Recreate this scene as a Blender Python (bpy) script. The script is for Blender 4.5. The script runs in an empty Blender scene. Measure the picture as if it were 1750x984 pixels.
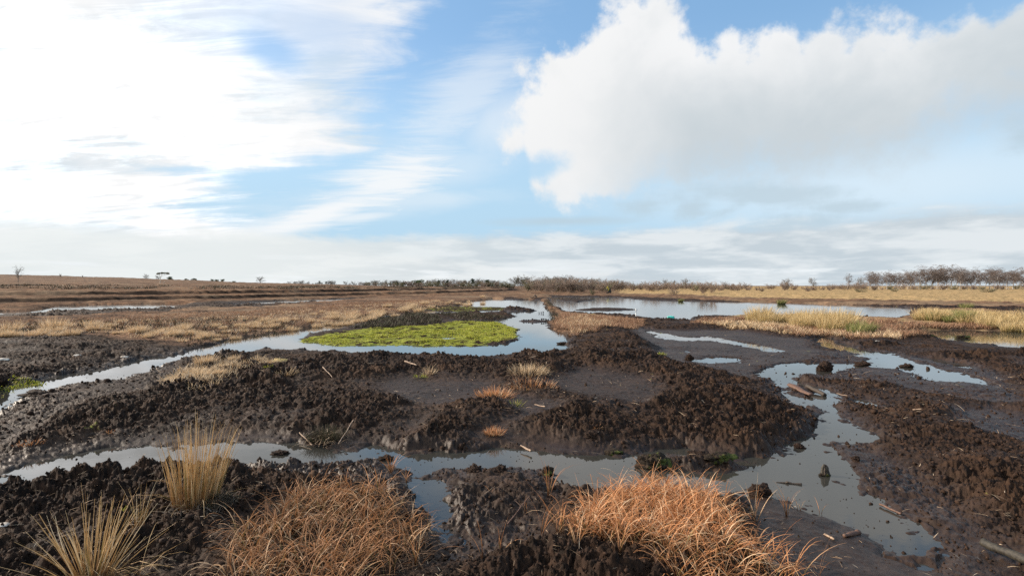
import bpy, math, random
import numpy as np
from mathutils import Vector, Matrix

# ------------------------------------------------------------------ camera, sky, sun, exposure
SC = bpy.context.scene
COL = SC.collection
H, F, HY = 1.75, 950.0, 488.0          # eye height above the water, focal length in photo pixels, horizon row
cam = bpy.data.cameras.new('camera'); camo = bpy.data.objects.new('camera', cam); COL.objects.link(camo)
camo.location = (0, 0, H); camo.rotation_euler = (math.pi/2, 0, 0)
cam.sensor_width = 36.0; cam.lens = 36.0*F/1750; cam.shift_y = -(492-HY)/1750
cam.clip_start = 0.05; cam.clip_end = 20000
SC.camera = camo
SC.view_settings.view_transform = 'Standard'; SC.view_settings.look = 'None'
SC.view_settings.exposure = 0.52; SC.view_settings.gamma = 1.0
SUN_AZ, SUN_EL = math.radians(-72), math.radians(24)      # azimuth measured from +Y, clockwise
sun = bpy.data.lights.new('sun', 'SUN'); suno = bpy.data.objects.new('sun', sun); COL.objects.link(suno)
sun.energy = 5.0; sun.angle = math.radians(0.6); sun.color = (1.0, 0.87, 0.72)
sd = Vector((math.sin(SUN_AZ)*math.cos(SUN_EL), math.cos(SUN_AZ)*math.cos(SUN_EL), math.sin(SUN_EL)))
suno.rotation_euler = sd.to_track_quat('Z', 'Y').to_euler(); suno.location = sd*50
SC.cycles.max_bounces = 5; SC.cycles.diffuse_bounces = 2; SC.cycles.glossy_bounces = 3
SC.cycles.transparent_max_bounces = 8; SC.cycles.transmission_bounces = 2
SC.cycles.use_denoising = False
rng = np.random.default_rng(7); random.seed(7)

class NT:                                                   # small node builder
    def __init__(s, tree): s.t = tree; s.l = tree.links
    def new(s, typ, **kw):
        n = s.t.nodes.new(typ)
        for k, v in kw.items(): setattr(n, k, v)
        return n
    def put(s, sock, v):
        if isinstance(v, bpy.types.NodeSocket): s.l.new(v, sock)
        elif v is not None:
            try: sock.default_value = v
            except Exception: sock.default_value = (v, v, v)
    def m(s, op, a, b=None, c=None, clamp=False):
        n = s.new('ShaderNodeMath', operation=op); n.use_clamp = clamp
        s.put(n.inputs[0], a)
        if b is not None: s.put(n.inputs[1], b)
        if c is not None: s.put(n.inputs[2], c)
        return n.outputs[0]
    def comb(s, x, y, z):
        n = s.new('ShaderNodeCombineXYZ'); s.put(n.inputs[0], x); s.put(n.inputs[1], y); s.put(n.inputs[2], z); return n.outputs[0]
    def noise(s, vec, scale, detail=4, rough=0.55, dist=0.0, lac=2.0):
        n = s.new('ShaderNodeTexNoise'); n.inputs['Scale'].default_value = scale; n.inputs['Detail'].default_value = detail
        n.inputs['Roughness'].default_value = rough; n.inputs['Distortion'].default_value = dist; n.inputs['Lacunarity'].default_value = lac
        if vec is not None: s.l.new(vec, n.inputs['Vector'])
        return n.outputs['Fac']
    def sstep(s, v, a, b):
        n = s.new('ShaderNodeMapRange', interpolation_type='SMOOTHSTEP'); s.put(n.inputs[0], v)
        n.inputs[1].default_value = a; n.inputs[2].default_value = b; return n.outputs[0]
    def lin(s, v, a, b, c=0.0, d=1.0):
        n = s.new('ShaderNodeMapRange'); s.put(n.inputs[0], v)
        for i, q in enumerate((a, b, c, d)): n.inputs[i+1].default_value = q
        return n.outputs[0]
    def mix(s, f, a, b):
        n = s.new('ShaderNodeMix', data_type='RGBA'); s.put(n.inputs[0], f)
        s.put(n.inputs[6], a if isinstance(a, bpy.types.NodeSocket) else (*a[:3], 1)); s.put(n.inputs[7], b if isinstance(b, bpy.types.NodeSocket) else (*b[:3], 1))
        return n.outputs[2]
    def curve(s, v, pts):                                   # pts in 0..1 both ways
        n = s.new('ShaderNodeFloatCurve'); c = n.mapping.curves[0]
        pts = sorted(pts)
        c.points[0].location = pts[0]; c.points[1].location = pts[-1]
        for p in pts[1:-1]: c.points.new(*p)
        for p in c.points: p.handle_type = 'AUTO_CLAMPED'
        n.mapping.update(); s.put(n.inputs['Value'], v); return n.outputs[0]

def build_world():
    w = bpy.data.worlds.new('World'); SC.world = w; w.use_nodes = True
    t = w.node_tree; t.nodes.clear(); N = NT(t)
    out = N.new('ShaderNodeOutputWorld'); bg = N.new('ShaderNodeBackground'); t.links.new(bg.outputs[0], out.inputs[0])
    sky = N.new('ShaderNodeTexSky', sky_type='NISHITA'); sky.sun_disc = False
    sky.sun_elevation = SUN_EL; sky.sun_rotation = SUN_AZ; sky.air_density = 1.0; sky.dust_density = 0.6; sky.ozone_density = 1.6
    tc = N.new('ShaderNodeTexCoord').outputs['Generated']
    sep = N.new('ShaderNodeSeparateXYZ'); t.links.new(tc, sep.inputs[0]); x, y, z = sep.outputs
    az = N.m('ARCTAN2', x, y); el = N.m('ARCSINE', z)
    # sky angles written in hundredths of a radian-like units: X = 950*az (+875), Y = 488 - 950*el
    K = 950.0
    def PX(px, py):
        a = math.atan((px-875)/F); e = math.atan((HY-py)/F*math.cos(a)); return K*a, K*e
    U = N.m('MULTIPLY', az, K); V = N.m('MULTIPLY', el, K)
    # noise coordinates: flat layer seen in perspective, and plain angles
    zz = N.m('ADD', N.m('MAXIMUM', z, 0.0), 0.13)
    pv = N.comb(N.m('DIVIDE', x, zz), N.m('DIVIDE', y, zz), 0.0)
    def rotscale(vec, ang, sx, sy):
        n = N.new('ShaderNodeMapping'); t.links.new(vec, n.inputs[0]); n.inputs['Rotation'].default_value = (0, 0, ang); n.inputs['Scale'].default_value = (sx, sy, 1); return n.outputs[0]
    st = rotscale(pv, math.radians(20), 0.42, 1.25)
    streak = N.noise(st, 2.0, 9, 0.62, 0.8)
    streak2 = N.noise(rotscale(pv, math.radians(38), 0.7, 2.3), 2.6, 10, 0.68, 1.0)
    puff = N.noise(tc, 7.0, 9, 0.56, 0.25)
    puff2 = N.noise(tc, 22.0, 7, 0.6, 0.2)
    big = N.noise(tc, 3.2, 5, 0.55, 0.3)
    flat = N.noise(N.comb(x, y, N.m('MULTIPLY', z, 5.0)), 5.0, 8, 0.58, 0.2)
    c0 = lambda n, a: N.m('MULTIPLY', N.m('SUBTRACT', n, 0.5), a)
    def add(*a):
        r = a[0]
        for q in a[1:]: r = N.m('ADD', r, q)
        return r
    # --- thin bright layer on the left: its right hand border as a function of elevation
    edge = [(-10, 694), (60, 680), (130, 655), (185, 625), (220, 636), (243, 655), (258, 590), (272, 520), (288, 470), (297, 385), (306, 372), (320, 418), (334, 425), (348, 372), (362, 365), (376, 400), (390, 440), (410, 520)]
    pts = []
    for (py, px) in edge:
        u, v = PX(px, py); pts.append((v/600.0, (u+800)/1600.0))
    pts.append((1.0, pts[0][1]-0.02)); pts.append((0.0, 0.75))
    pts = sorted(pts); pp = [pts[0]]
    for p in pts[1:]:
        if p[0] > pp[-1][0]+1e-3: pp.append(p)
    E = N.m('SUBTRACT', N.m('MULTIPLY', N.curve(N.m('DIVIDE', V, 600.0, clamp=True), pp), 1600.0), 800.0)
    dl = add(N.m('SUBTRACT', E, U), c0(streak, 230), c0(streak2, 190), c0(puff2, 60))
    m1 = N.sstep(add(dl, c0(puff, 130)), -55, 95)
    def blob(px, py, a, b, rot, soft=1.0, nz=None, amp=0.0):
        u0, v0 = PX(px, py); c, s_ = math.cos(math.radians(rot)), math.sin(math.radians(rot))
        du = N.m('SUBTRACT', U, u0); dv = N.m('SUBTRACT', V, v0)
        p = N.m('DIVIDE', N.m('ADD', N.m('MULTIPLY', du, c), N.m('MULTIPLY', dv, s_)), a)
        q = N.m('DIVIDE', N.m('SUBTRACT', N.m('MULTIPLY', dv, c), N.m('MULTIPLY', du, s_)), b)
        r = N.m('SQRT', N.m('ADD', N.m('MULTIPLY', p, p), N.m('MULTIPLY', q, q)))
        if nz is not None: r = N.m('ADD', r, c0(nz, amp))
        return N.sstep(r, 1.0+0.5*soft, 1.0-0.7*soft)
    hole = blob(468, 90, 48, 24, -8, 1.0, streak2, 1.6)
    thin = blob(480, 45, 150, 70, 0, 1.2, streak2, 2.0)
    thin2 = blob(600, 110, 90, 110, 60, 1.2, streak2, 2.0)
    m1 = N.m('MULTIPLY', m1, N.m('SUBTRACT', 1.0, N.m('MULTIPLY', hole, 0.85)))
    m1 = N.m('MULTIPLY', m1, N.m('SUBTRACT', 1.0, N.m('MULTIPLY', thin, 0.38)))
    m1 = N.m('MULTIPLY', m1, N.m('SUBTRACT', 1.0, N.m('MULTIPLY', thin2, 0.22)))
    # wisps between the two cloud masses
    wis = N.m('MULTIPLY', blob(540, 368, 130, 20, 20, 1.2, streak2, 1.8), 1.0)
    for (a, k) in (((672, 308, 110, 38, 22, 1.3, streak2, 3.0), 0.95), ((610, 372, 60, 8, 8, 1.2, streak2, 1.2), 0.7),
                   ((800, 165, 130, 50, 42, 1.3, streak2, 2.6), 0.5), ((850, 215, 60, 45, 30, 1.3, puff, 1.8), 0.5), ((690, 345, 160, 20, 5, 1.3, flat, 2.5), 0.4),
                   ((760, 290, 110, 40, 12, 1.3, flat, 2.0), 0.3)):
        wis = N.m('MAXIMUM', wis, N.m('MULTIPLY', blob(*a), k))
    # --- cumulus on the right: top and bottom outline as functions of azimuth
    top = [(838, 228), (850, 205), (866, 160), (888, 128), (912, 110), (942, 96), (957, 70), (985, 46), (1010, 26), (1038, 4), (1064, -10), (1110, -20), (1155, 5), (1180, 30), (1200, 50), (1220, 56), (1245, 36), (1290, 52), (1310, 26), (1350, 28), (1375, 50), (1410, 42), (1470, 46), (1540, 36), (1610, 30), (1655, 10), (1690, 38), (1740, 18), (1850, 30)]
    bot = [(838, 234), (860, 262), (890, 272), (902, 300), (918, 330), (945, 350), (972, 368), (1005, 356), (1050, 338), (1100, 326), (1180, 316), (1280, 304), (1400, 300), (1500, 296), (1560, 280), (1620, 245), (1700, 215), (1760, 190), (1850, 170)]
    def cv(lst, v0, vs):
        r = []
        for (px, py) in lst:
            u, v = PX(px, py); r.append(((u+50)/800.0, (v-v0)/vs))
        return [(max(0, min(1, a)), max(0, min(1, b))) for a, b in r]
    ua = N.m('DIVIDE', N.m('ADD', U, 50), 800.0, clamp=True)
    T = N.m('ADD', N.m('MULTIPLY', N.curve(ua, [(0.0, 0.36)]+cv(top, 60, 500)+[(1.0, 0.75)]), 500), 60)
    B = N.m('ADD', N.m('MULTIPLY', N.curve(ua, [(0.0, 0.36)]+cv(bot, 60, 500)+[(1.0, 0.4)]), 500), 60)
    inT = N.m('SUBTRACT', T, V); inB = N.m('SUBTRACT', V, B)
    uL = PX(846, 230)[0]
    inL = N.m('SUBTRACT', U, uL)
    nz = add(c0(puff, 150), c0(puff2, 80), c0(N.noise(tc, 60.0, 5, 0.6), 26))
    mT = N.sstep(add(inT, nz), -9, 27)
    mL = N.sstep(add(inL, nz), -10, 36)
    softb = N.lin(U, 40, 420, 0.0, 1.0)
    bb = add(inB, nz)
    mB = N.m('ADD', N.m('MULTIPLY', N.sstep(bb, -12, 32), N.m('SUBTRACT', 1.0, softb)), N.m('MULTIPLY', N.sstep(bb, -40, 75), softb))
    cum = N.m('MULTIPLY', N.m('MULTIPLY', mT, mB), mL)
    cum = N.m('MULTIPLY', cum, N.m('SUBTRACT', 1.0, N.m('MULTIPLY', blob(905, 292, 62, 20, 12, 1.0, puff2, 1.6), .9)))
    # hazy pale sheet low down, and stratus band above the horizon
    band = [(0, 385), (300, 392), (520, 398), (700, 402), (870, 398), (1000, 398), (1130, 392), (1250, 384), (1400, 380), (1480, 370), (1580, 356), (1750, 348)]
    bpts = []
    for (px, py) in band:
        u, v = PX(px, py); bpts.append(((u+750)/1500.0, v/200.0))
    S = N.m('MULTIPLY', N.curve(N.m('DIVIDE', N.m('ADD', U, 750), 1500.0, clamp=True), [(0.0, bpts[0][1])]+bpts+[(1.0, bpts[-1][1])]), 200)
    ds = add(N.m('SUBTRACT', S, V), c0(flat, 70), c0(puff2, 18))
    strat = N.m('MULTIPLY', N.sstep(ds, -10, 16), 0.93)
    gap = N.m('MULTIPLY', N.sstep(N.noise(N.comb(x, y, N.m('MULTIPLY', z, 11.0)), 4.0, 7, 0.6, 0.3), 0.52, 0.66), N.sstep(V, 62, 18))
    pf = N.m('ADD', N.m('MULTIPLY', flat, .6), N.m('MULTIPLY', puff2, .4))
    small = blob(1330, 340, 80, 17, -8, 1.3, pf, 6)
    for a in ((1440, 354, 50, 10, 0, 1.3, pf, 6), (1100, 352, 60, 13, 5, 1.3, pf, 6), (1185, 356, 28, 14, 0, 1.3, pf, 6), (1240, 362, 36, 9, 20, 1.3, pf, 6), (1360, 376, 60, 14, 0, 1.3, pf, 6), (1745, 232, 22, 24, 0, 1.3, pf, 6), (960, 378, 100, 8, 0, 1.2, flat, 2.4)):
        small = N.m('MAXIMUM', small, blob(*a))
    # colours
    blue0 = N.new('ShaderNodeVectorMath', operation='SCALE'); t.links.new(sky.outputs[0], blue0.inputs[0]); blue0.inputs[3].default_value = SKY/CLOUD
    hs = N.new('ShaderNodeHueSaturation'); hs.inputs['Saturation'].default_value = .88; hs.inputs['Value'].default_value = 1.15; t.links.new(blue0.outputs[0], hs.inputs['Color'])
    veil = N.m('MULTIPLY', N.sstep(V, 410, 70), 0.90)
    b1 = N.mix(.6, hs.outputs[0], N.mix(N.sstep(V, 420, 120), (0.185, 0.425, 0.73), (0.42, 0.66, 0.87)))
    base = N.mix(veil, b1, (0.47, 0.69, 0.87))
    rlow = N.m('MULTIPLY', blob(1500, 320, 330, 60, 0, 1.3, big, 0.6), 0.6)
    base = N.mix(rlow, base, (0.83, 0.93, 1.0))
    col = N.mix(m1, base, N.mix(N.sstep(N.m('ADD', streak, c0(big, 0.8)), 0.36, 0.56), (0.74, 0.81, 0.86), (0.96, 0.965, 0.97)))
    glare = N.m('MULTIPLY', N.sstep(U, -260, -800), N.sstep(V, 20, 170))
    bright = N.new('ShaderNodeVectorMath', operation='SCALE'); t.links.new(col, bright.inputs[0]); t.links.new(N.m('ADD', 1.0, N.m('MULTIPLY', N.m('MULTIPLY', glare, N.m('MULTIPLY', m1, N.sstep(N.m('ADD', streak2, c0(puff, .8)), .34, .66))), 1.1)), bright.inputs[3])
    col = N.mix(wis, bright.outputs[0], (0.93, 0.96, 0.98))
    shade = N.m('MULTIPLY', N.sstep(inB, 240, 40), N.sstep(U, 90, 330))
    shade = N.m('ADD', shade, c0(puff, 1.0), clamp=True)
    shade2 = N.sstep(N.m('ADD', inT, c0(puff, 160)), 20, 160)
    cc = N.mix(N.m('MULTIPLY', shade2, 0.75), (0.92, 0.93, 0.94), (0.76, 0.79, 0.81))
    cc = N.mix(N.m('MULTIPLY', N.sstep(puff, .42, .66), 0.22), cc, (0.70, 0.745, 0.775))
    cc = N.mix(N.m('MULTIPLY', N.sstep(U, 330, 60), 0.75), cc, (0.93, 0.935, 0.935))
    cc = N.mix(N.m('MULTIPLY', shade, 0.68), cc, (0.52, 0.60, 0.65))
    col = N.mix(cum, col, cc)
    col = N.mix(N.m('MULTIPLY', small, 0.7), col, (0.52, 0.64, 0.72))
    sc_ = N.mix(N.sstep(flat, 0.42, 0.60), (0.58, 0.65, 0.70), (0.80, 0.84, 0.86))
    sc_ = N.mix(N.m('MULTIPLY', N.sstep(U, 200, -500), 0.8), sc_, (0.87, 0.91, 0.90))
    sc_ = N.mix(gap, sc_, (0.90, 0.94, 0.96))
    col = N.mix(strat, col, sc_)
    t.links.new(col, bg.inputs['Color']); bg.inputs['Strength'].default_value = CLOUD
    w.cycles.sampling_method = 'MANUAL'; w.cycles.sample_map_resolution = 512
SKY = 0.15     # strength of the sky texture
CLOUD = 0.69   # radiance of white cloud
build_world()


# ------------------------------------------------------------------ helpers
def P(px, py, z=0.0):                                       # photo pixel to the ground point at height z
    d = (H-z)*F/(py-HY); return ((px-875)/F*d, d)
def PD(px, d): return ((px-875)/F*d, d)                     # photo column at distance d
def hash2(ix, iy, seed):
    h = (ix.astype(np.int64)*374761393 + iy.astype(np.int64)*668265263 + seed*974711) & 0xffffffff
    h = ((h ^ (h >> 13))*1274126177) & 0xffffffff
    return ((h ^ (h >> 16)) & 0xffffff)/float(0x1000000)
def vnoise(x, y, seed=0):
    ix = np.floor(x); iy = np.floor(y); fx = x-ix; fy = y-iy
    fx = fx*fx*(3-2*fx); fy = fy*fy*(3-2*fy)
    a = hash2(ix, iy, seed); b = hash2(ix+1, iy, seed); c = hash2(ix, iy+1, seed); d = hash2(ix+1, iy+1, seed)
    return (a+(b-a)*fx)*(1-fy)+(c+(d-c)*fx)*fy
def fbm(x, y, sc, octv=4, seed=0, gain=0.5):
    r = 0; a = 1.0; t = 0
    for i in range(octv):
        ca, sa = math.cos(0.7*i+.3), math.sin(0.7*i+.3)
        r = r+a*(vnoise((x*ca-y*sa)/sc+i*17.3, (x*sa+y*ca)/sc+i*5.1, seed+i)-0.5); t += a; a *= gain; sc *= 0.5
    return r/t*2
def domes(x, y, sc, seed=0, rad=0.75):
    X = x/sc; Y = y/sc; ix = np.floor(X); iy = np.floor(Y); best = np.zeros_like(x)
    for i in (-1, 0, 1):
        for j in (-1, 0, 1):
            cx = ix+i; cy = iy+j
            px = cx+hash2(cx, cy, seed); py = cy+hash2(cx, cy, seed+7)
            rr = rad*(0.45+0.55*hash2(cx, cy, seed+19))
            d2 = ((X-px)**2+(Y-py)**2)/(rr*rr)
            np.maximum(best, rr*np.sqrt(np.maximum(0, 1-d2)), out=best)
    return best
def sst(v, a, b):
    t = np.clip((v-a)/(b-a), 0, 1); return t*t*(3-2*t)
def sdf(x, y, poly, far=6.0):                               # positive inside, metres
    poly = np.asarray(poly, float); out = np.full(x.shape, -float(far))
    x0, y0 = poly.min(0)-far; x1, y1 = poly.max(0)+far
    idx = np.nonzero((x > x0) & (x < x1) & (y > y0) & (y < y1))[0]
    if len(idx) == 0: return out
    px, py = x[idx], y[idx]; dm = np.full(px.shape, 1e9); ins = np.zeros(px.shape, bool)
    for a, b in zip(poly, np.roll(poly, -1, 0)):
        ex, ey = b-a; L = ex*ex+ey*ey+1e-12
        t = np.clip(((px-a[0])*ex+(py-a[1])*ey)/L, 0, 1)
        dm = np.minimum(dm, (px-a[0]-t*ex)**2+(py-a[1]-t*ey)**2)
        c = (a[1] > py) != (b[1] > py)
        if ey != 0: ins ^= c & (px < ex*(py-a[1])/ey+a[0])
    d = np.sqrt(dm); out[idx] = np.where(ins, d, -d); return np.maximum(out, -far)
def PP(pts, z=0.0): return [P(a, b, z) for a, b in pts]

# ------------------------------------------------------------------ plan of the water and the land
WATER = [
 PP([(-140, 745), (-60, 690), (0, 660), (69, 655), (70, 647), (120, 638), (183, 629), (217, 618), (257, 611), (309, 604), (369, 587), (394, 578), (446, 572), (500, 565), (559, 554), (599, 550), (644, 543), (661, 541), (690, 541), (682, 547), (644, 548), (599, 557), (570, 563), (536, 570), (507, 583), (553, 587), (581, 591), (650, 589), (707, 590), (807, 591), (873, 587), (884, 577), (882, 563), (850, 551), (787, 549), (760, 549), (790, 547), (860, 546), (879, 540), (860, 535), (790, 535), (707, 538), (700, 533), (728, 530), (760, 533), (800, 532), (860, 530), (865, 526), (760, 524), (790, 521), (797, 516), (842, 511), (886, 513), (904, 512), (925, 513), (938, 527), (943, 536), (947, 543), (940, 552), (943, 562), (968, 569), (977, 586), (974, 597), (950, 603), (907, 606), (870, 610), (801, 611), (760, 609), (700, 608), (639, 606), (581, 602), (553, 602), (510, 599), (450, 598), (400, 606), (345, 613), (309, 619), (274, 628), (240, 639), (211, 650), (160, 653), (110, 662), (71, 675), (20, 690), (5, 700), (-60, 730), (-140, 790)]),
 PP([(936, 507), (1050, 508), (1107, 513), (1221, 515), (1336, 517), (1450, 521), (1536, 524), (1562, 528), (1558, 540), (1536, 546), (1484, 545), (1404, 541), (1279, 541), (1207, 540), (1179, 544), (1193, 549), (1164, 548), (1101, 544), (1079, 539), (1033, 538), (979, 534), (956, 529), (941, 523)]),
 PP([(100, 523), (183, 520), (328, 519), (318, 524), (286, 528), (246, 531), (143, 533), (86, 537), (0, 541), (-200, 545), (-200, 538), (0, 532), (60, 531)]),
 PP([(383, 521), (440, 516), (500, 513), (564, 511), (639, 509), (593, 513), (560, 517), (450, 521), (423, 522), (386, 524)]),
 PP([(-200, 900), (-80, 840), (0, 808), (43, 792), (115, 776), (202, 765), (300, 761), (375, 755), (433, 752), (508, 760), (571, 765), (652, 765), (669, 771), (739, 771), (831, 767), (854, 768), (912, 768), (960, 774), (1006, 779), (1035, 777), (1092, 775), (1124, 768), (1168, 767), (1211, 773), (1254, 783), (1308, 783), (1338, 764), (1392, 741), (1405, 720), (1385, 703), (1340, 682), (1333, 667), (1317, 651), (1284, 637), (1324, 623), (1370, 620), (1416, 621), (1473, 621), (1486, 614), (1450, 604), (1404, 592), (1385, 580), (1410, 575), (1427, 583), (1467, 596), (1524, 603), (1550, 614), (1607, 629), (1659, 640), (1697, 660), (1644, 654), (1587, 650), (1536, 632), (1479, 628), (1456, 631), (1427, 638), (1379, 641), (1360, 649), (1387, 656), (1421, 666), (1433, 677), (1421, 691), (1444, 706), (1455, 723), (1504, 746), (1510, 752), (1440, 761), (1435, 775), (1452, 788), (1458, 802), (1455, 816), (1469, 833), (1498, 850), (1539, 873), (1562, 890), (1594, 902), (1582, 914), (1602, 938), (1588, 954), (1560, 962), (1523, 952), (1505, 932), (1487, 914), (1435, 899), (1389, 876), (1365, 864), (1337, 852), (1302, 842), (1267, 845), (1225, 850), (1180, 845), (1100, 840), (1010, 838), (960, 830), (934, 808), (888, 801), (848, 803), (825, 797), (762, 797), (742, 806), (745, 815), (776, 830), (772, 862), (779, 885), (765, 896), (800, 908), (795, 928), (765, 943), (750, 940), (727, 925), (724, 885), (698, 850), (690, 822), (705, 802), (640, 788), (606, 795), (565, 795), (488, 797), (453, 799), (413, 798), (375, 801), (289, 805), (217, 811), (144, 816), (107, 816), (58, 828), (0, 852), (-80, 890), (-200, 960)]),
 PP([(1536, 567), (1593, 564), (1650, 564), (1750, 567), (2050, 575), (2050, 622), (1850, 608), (1750, 597), (1679, 588), (1621, 582), (1555, 574)]),
 PP([(1184, 613), (1232, 610), (1276, 614), (1262, 619), (1220, 622), (1190, 619)]),
 PP([(1096, 559), (1130, 568), (1173, 577), (1210, 574), (1250, 581), (1290, 588), (1335, 599), (1325, 603), (1270, 592), (1215, 583), (1180, 584), (1136, 580), (1112, 571)]),
 PP([(1461, 683), (1480, 684), (1501, 692), (1490, 696), (1470, 690)]),
 PP([(1573, 611), (1610, 614), (1650, 622), (1672, 630), (1640, 628), (1600, 619)]),
]
ISLAND = [
 PP([(987, 530), (1000, 528), (1030, 526), (1070, 527), (1084, 529), (1040, 531)]),
 PP([(950, 513), (985, 511), (1021, 513), (985, 516)]),
 PP([(1130, 782), (1150, 778), (1200, 780), (1240, 790), (1256, 797), (1235, 803), (1195, 806), (1150, 802), (1125, 790)]),
 PP([(1040, 774), (1052, 772), (1062, 775), (1050, 778)]),
 PP([(845, 528), (905, 528), (915, 531), (870, 532)]),
 PP([(1345, 664), (1365, 657), (1392, 670), (1392, 678), (1372, 680), (1350, 676)]),
 PP([(1372, 688), (1396, 690), (1412, 700), (1398, 705), (1378, 698)]),
 PP([(890, 549), (915, 547), (938, 549), (915, 551)]),
]
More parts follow.
